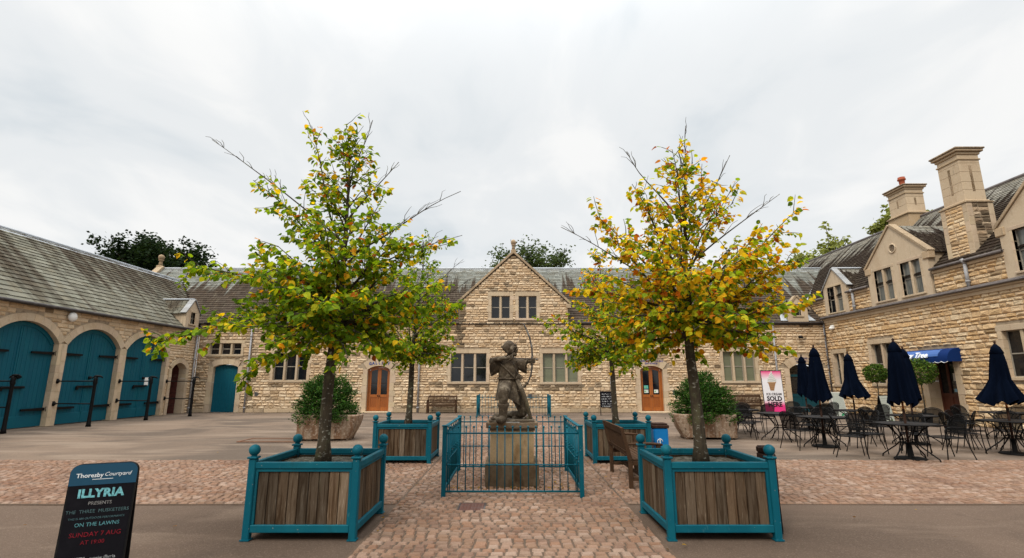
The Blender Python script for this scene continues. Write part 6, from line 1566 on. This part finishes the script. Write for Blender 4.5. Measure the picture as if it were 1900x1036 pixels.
# conifers in old stone troughs
def trough(label, x, y, rz, curve):
    t = thing('stone_trough', label, 'trough', (x, y, 0), rz)
    mb = MB(); nx, nz = 26, 8; Lh, W_, H_ = .87, .42, .68
    def ring(z, inset, tap):
        pts = []
        n = 40
        for k in range(n):
            a = 2 * math.pi * k / n; c, s = math.cos(a), math.sin(a); e = .42
            px = math.copysign(abs(c) ** e, c); py = math.copysign(abs(s) ** e, s)
            f = z / H_; lx = Lh
            if curve * px > 0: lx = Lh * (1 - .30 * abs(1 - f) ** 1.7 * tap) 
            p = Vector((px * (lx - inset), py * (W_ * (.86 + .14 * f) - inset), z)); p += mnoise.noise_vector(p * 4 + Vector((x, y, 0))) * .018; pts.append(p)
        return pts
    rings = [ring(z, 0, 1) for z in (0.05, .08, .16, .26, .36, .46, .56, .64, .68)] + [ring(.69, .05, 1), ring(.67, .09, 1), ring(.55, .10, 1)]
    vs = [p for r in rings for p in r]; n = 40
    mb.add(vs, [(j * n + k, j * n + (k + 1) % n, (j + 1) * n + (k + 1) % n, (j + 1) * n + k) for j in range(len(rings) - 1) for k in range(n)], smooth=True); mb.build('basin', M_trough, t)
    mb = MB(); mb.add([p for p in ring(.60, .08, 1)], [tuple(range(40))]); mb.build('soil', M_soil, t)
    mb = MB()
    for s in (-.5, .5): mb.box((s - .12, -.3, 0), (s + .12, .3, .06), (.3, .26, .22), .015)
    mb.build('support_block', M_trough, t)
    return t
def conifer(label, x, y, z, w, h, seed):
    rng = random.Random(seed); t = thing('conifer_shrub', label, 'shrub', (x, y, z), 0, 'dark conifers in stone troughs')
    st = MB(); lf = MB()
    for i in range(110):
        az = rng.uniform(0, 6.283); el = math.asin(rng.uniform(-.12, .995)); q = rng.uniform(.76, 1.02) * (1 + .13 * mnoise.noise(Vector((math.cos(az) * 1.5, math.sin(az) * 1.5, el * 2 + seed))))
        b = Vector((x + w * q * math.cos(el) * math.cos(az), y + w * q * math.cos(el) * math.sin(az) * .85, z + .12 + h * q * math.sin(el)))
        a = Vector((x + rng.uniform(-.1, .1), y + rng.uniform(-.08, .08), z + rng.uniform(0, .35) * (.4 + math.sin(max(0, el)))))
        pts = branch_path(a, b, .06, rng, 5, .05); st.tube(pts, [.012, .010, .008, .006, .004, .003], 4, cap=False)
        for j in range(70):
            f = rng.uniform(.40, .98); k = min(4, int(f * 5)); p = pts[k].lerp(pts[k + 1], min(1, f * 5 - k)); d = (pts[k + 1] - pts[k]).normalized()
            tp = (d * .6 + Vector((rng.uniform(-1, 1), rng.uniform(-1, 1), rng.uniform(-.3, .7))) * .9).normalized(); ll = rng.uniform(.045, .095)
            s = tp.cross(Vector((rng.uniform(-1, 1), rng.uniform(-1, 1), rng.uniform(-1, 1)))).normalized() * rng.uniform(.010, .02)
            c0 = rng.choice([(.020, .052, .010), (.028, .072, .013), (.015, .038, .009), (.045, .10, .017)]); c = tuple(v_ * rng.uniform(.8, 1.2) for v_ in c0)
            lf.add([p - s * .4, p + tp * ll * .5 - s, p + tp * ll, p + tp * ll * .5 + s], [(0, 1, 2, 3)], c)
    for i in range(190):
        az = rng.uniform(0, 6.283); el = math.asin(rng.uniform(-.18, .99)); q = rng.uniform(.62, .96) * (1 + .12 * mnoise.noise(Vector((math.cos(az) * 2, math.sin(az) * 2, el * 2 + seed))))
        d0 = Vector((math.cos(el) * math.cos(az), math.cos(el) * math.sin(az) * .85, math.sin(el))); ctr = Vector((x + w * q * d0.x, y + w * q * d0.y, z + .12 + h * q * d0.z))
        for j in range(62):
            p = ctr + Vector((rng.gauss(0, .085), rng.gauss(0, .085), rng.gauss(0, .05))); tp = (d0 * .5 + Vector((rng.uniform(-1, 1), rng.uniform(-1, 1), rng.uniform(-.4, .7))) * .8).normalized(); ll = rng.uniform(.04, .085)
            s = tp.cross(Vector((rng.uniform(-1, 1), rng.uniform(-1, 1), rng.uniform(-1, 1)))).normalized() * rng.uniform(.009, .017)
            c0 = rng.choice([(.020, .052, .010), (.028, .072, .013), (.015, .038, .009), (.050, .105, .017)]); c = tuple(v_ * rng.uniform(.8, 1.2) for v_ in c0)
            lf.add([p - s * .4, p + tp * ll * .5 - s, p + tp * ll, p + tp * ll * .5 + s], [(0, 1, 2, 3)], c)
    o = st.build('branches', M_bark, t, True); lf.build('foliage', M_bush, t, True)
trough('old stone trough on the left holding a dark conifer, curved end to the right', -5.15, 14.75, R(3), 1)
trough('old stone trough on the right holding a dark conifer, curved end to the left', 5.55, 15.05, R(-5), -1)
conifer('dark green conifer bush growing in the left stone trough', -5.3, 14.8, .56, .93, 1.22, 3)
conifer('dark green conifer bush growing in the right stone trough', 5.6, 15.1, .56, .93, 1.22, 8)
def topiary(label, x, y, zc, r, seed):
    rng = random.Random(seed); t = thing('topiary_tree', label, 'topiary', (x, y, 0), 0, 'bay topiary by the tea room door')
    mb = MB(); mb.tube([(x, y, .3), (x + .01, y, 1.0), (x, y, zc)], [.03, .025, .02], 7); mb.build('stem', M_bark, t, True)
    mb = MB(); mb.lathe([(.17, 0), (.2, .3), (.24, .36), (.24, .40), (.2, .40), (.18, .36)], (x, y, 0), 16); mb.build('pot', M_terra if False else M_iron, t, True)
    lf = MB()
    for i in range(1500):
        d = Vector((rng.gauss(0, 1), rng.gauss(0, 1), rng.gauss(0, 1))).normalized(); q = r * rng.uniform(.72, 1.06) * (1 + .12 * mnoise.noise(d * 2.4 + Vector((seed, 0, 0)))); p = Vector((x, y, zc)) + Vector((d.x * q, d.y * q, d.z * q * .88))
        tp = (d * .7 + Vector((rng.uniform(-1, 1), rng.uniform(-1, 1), rng.uniform(-.6, .8)))).normalized(); c0 = rng.choice([(.04, .08, .015), (.055, .105, .02), (.03, .06, .013), (.12, .17, .03)])
        leaf_faces(lf, p, tp, d, rng.uniform(.07, .11), .045, c0)
    lf.build('crown', M_bush, t, True)
topiary('round bay topiary ball left, below the awning end, before stone window', 15.9, 22.3, 1.95, .42, 4)
topiary('round bay topiary ball right, beside tea room door under the awning', 15.9, 19.9, 1.98, .52, 6)
# trees beyond the roofs
def far_tree(name, label, x, y, zc, rx, rz, seed, pal, nb, leaf, dens=34, flat=1.0):
    rng = random.Random(seed); t = thing(name, label, 'tree', (x, y, 0), 0, 'trees beyond the roofs')
    mb = MB(); mb.tube([(x, y, 0), (x + .1, y, zc * .5), (x, y, zc)], [rx * .07, rx * .055, rx * .03], 9); tk = mb.build('trunk', M_bark, t, True)
    br = MB(); lf = MB(); ctr = Vector((x, y, zc - rz * .25))
    for i in range(nb):
        d = Vector((rng.gauss(0, 1), rng.gauss(0, 1), rng.gauss(0, .8) + .35)).normalized(); q = rng.uniform(.7, 1.05) * (1 + .28 * mnoise.noise(d * 2.2 + Vector((seed * 1.7, 0, 0))))
        e = Vector((x + d.x * rx * q, y + d.y * rx * q, zc + d.z * rz * q * flat)); a = ctr.lerp(Vector((x, y, zc * .6)), rng.random() * .6)
        pts = branch_path(a, e, .3, rng, 5, .06); br.tube(pts, [.14 * rx / 6, .11 * rx / 6, .08 * rx / 6, .05 * rx / 6, .03, .02], 5, cap=False)
        for c_ in range(rng.randint(4, 7)):
            f = rng.uniform(.55, 1.05); k = min(4, int(f * 5)); cc = pts[k].lerp(pts[k + 1], min(1.2, f * 5 - k)) + Vector((rng.gauss(0, 1), rng.gauss(0, 1), rng.gauss(0, .6))) * rx * .09; cr = rx * rng.uniform(.07, .14)
            for j in range(dens):
                v = Vector((rng.gauss(0, 1), rng.gauss(0, 1), rng.gauss(0, .75))) * cr * .75; tp = Vector((rng.uniform(-1, 1), rng.uniform(-1, 1), rng.uniform(-.9, .4))).normalized(); nr = Vector((rng.uniform(-1, 1), rng.uniform(-1, 1), 1)).normalized(); k_ = rng.uniform(.75, 1.2); c0 = rng.choice(pal)
                s = tp.cross(nr).normalized() * leaf * .42; p = cc + v; l_ = leaf * rng.uniform(.7, 1.25)
                lf.add([p, p + tp * l_ * .5 - s, p + tp * l_, p + tp * l_ * .5 + s], [(0, 1, 2, 3)], tuple(q_ * k_ for q_ in c0))
    br.build('limbs', M_bark, tk, True); lf.build('crown', M_farleaf, t, True)
DKG = [(.014, .027, .011), (.02, .036, .013), (.011, .02, .009)]
MDG = [(.065, .095, .033), (.085, .115, .04), (.05, .072, .026)]
far_tree('broad_tree', 'large dark evergreen tree rising behind the left slate roof', -36.5, 50, 12.2, 5.3, 4.0, 2, DKG, 150, .32, 30)
far_tree('open_tree', 'open branched green tree behind the central gable finial', 2.2, 48, 12.3, 4.3, 2.6, 5, MDG, 56, .26, 18)
far_tree('leafy_tree', 'round green tree behind the right corner roof, left of chimneys', 30.2, 46, 11.2, 3.4, 3.9, 7, [(.24, .26, .075), (.29, .30, .10), (.18, .20, .06)], 70, .34, 22)
far_tree('leafy_tree', 'green tree crown peeping out behind the chimney with red pot', 37.6, 46, 15.6, 2.5, 3.2, 12, [(.24, .26, .075), (.29, .30, .10), (.18, .20, .06)], 46, .34, 22)

# dry leaves blown against the pedestal, the railings and the planters
rng = random.Random(91); lf = MB()
def litter(n, fx):
    for _ in range(n):
        x, y = fx(); a = rng.uniform(0, 6.28); tip = Vector((math.cos(a), math.sin(a), rng.uniform(-.1, .25))).normalized(); c = rng.choice([(.16, .075, .025), (.22, .12, .03), (.10, .05, .022), (.30, .18, .03), (.08, .05, .03)])
        leaf_faces(lf, Vector((x, y, .024)), tip, Vector((rng.uniform(-.3, .3), rng.uniform(-.3, .3), 1)), rng.uniform(.02, .05), rng.uniform(.02, .04), c)
litter(190, lambda: (rng.uniform(-.9, .9), rng.choice((8.08 + rng.gauss(0, .05), 7.7 + rng.random() * 1.8))))
litter(60, lambda: (rng.choice((-1, 1)) * rng.gauss(1.5, .1), rng.uniform(5.2, 12)))
litter(50, lambda: (rng.uniform(-7, 7), rng.uniform(5.5, 14)))
o = lf.build('fallen_leaves', M_leaf); o['kind'] = 'stuff'; tag(o, 'scattered dry brown leaves lying round the pedestal and planters', 'leaves')
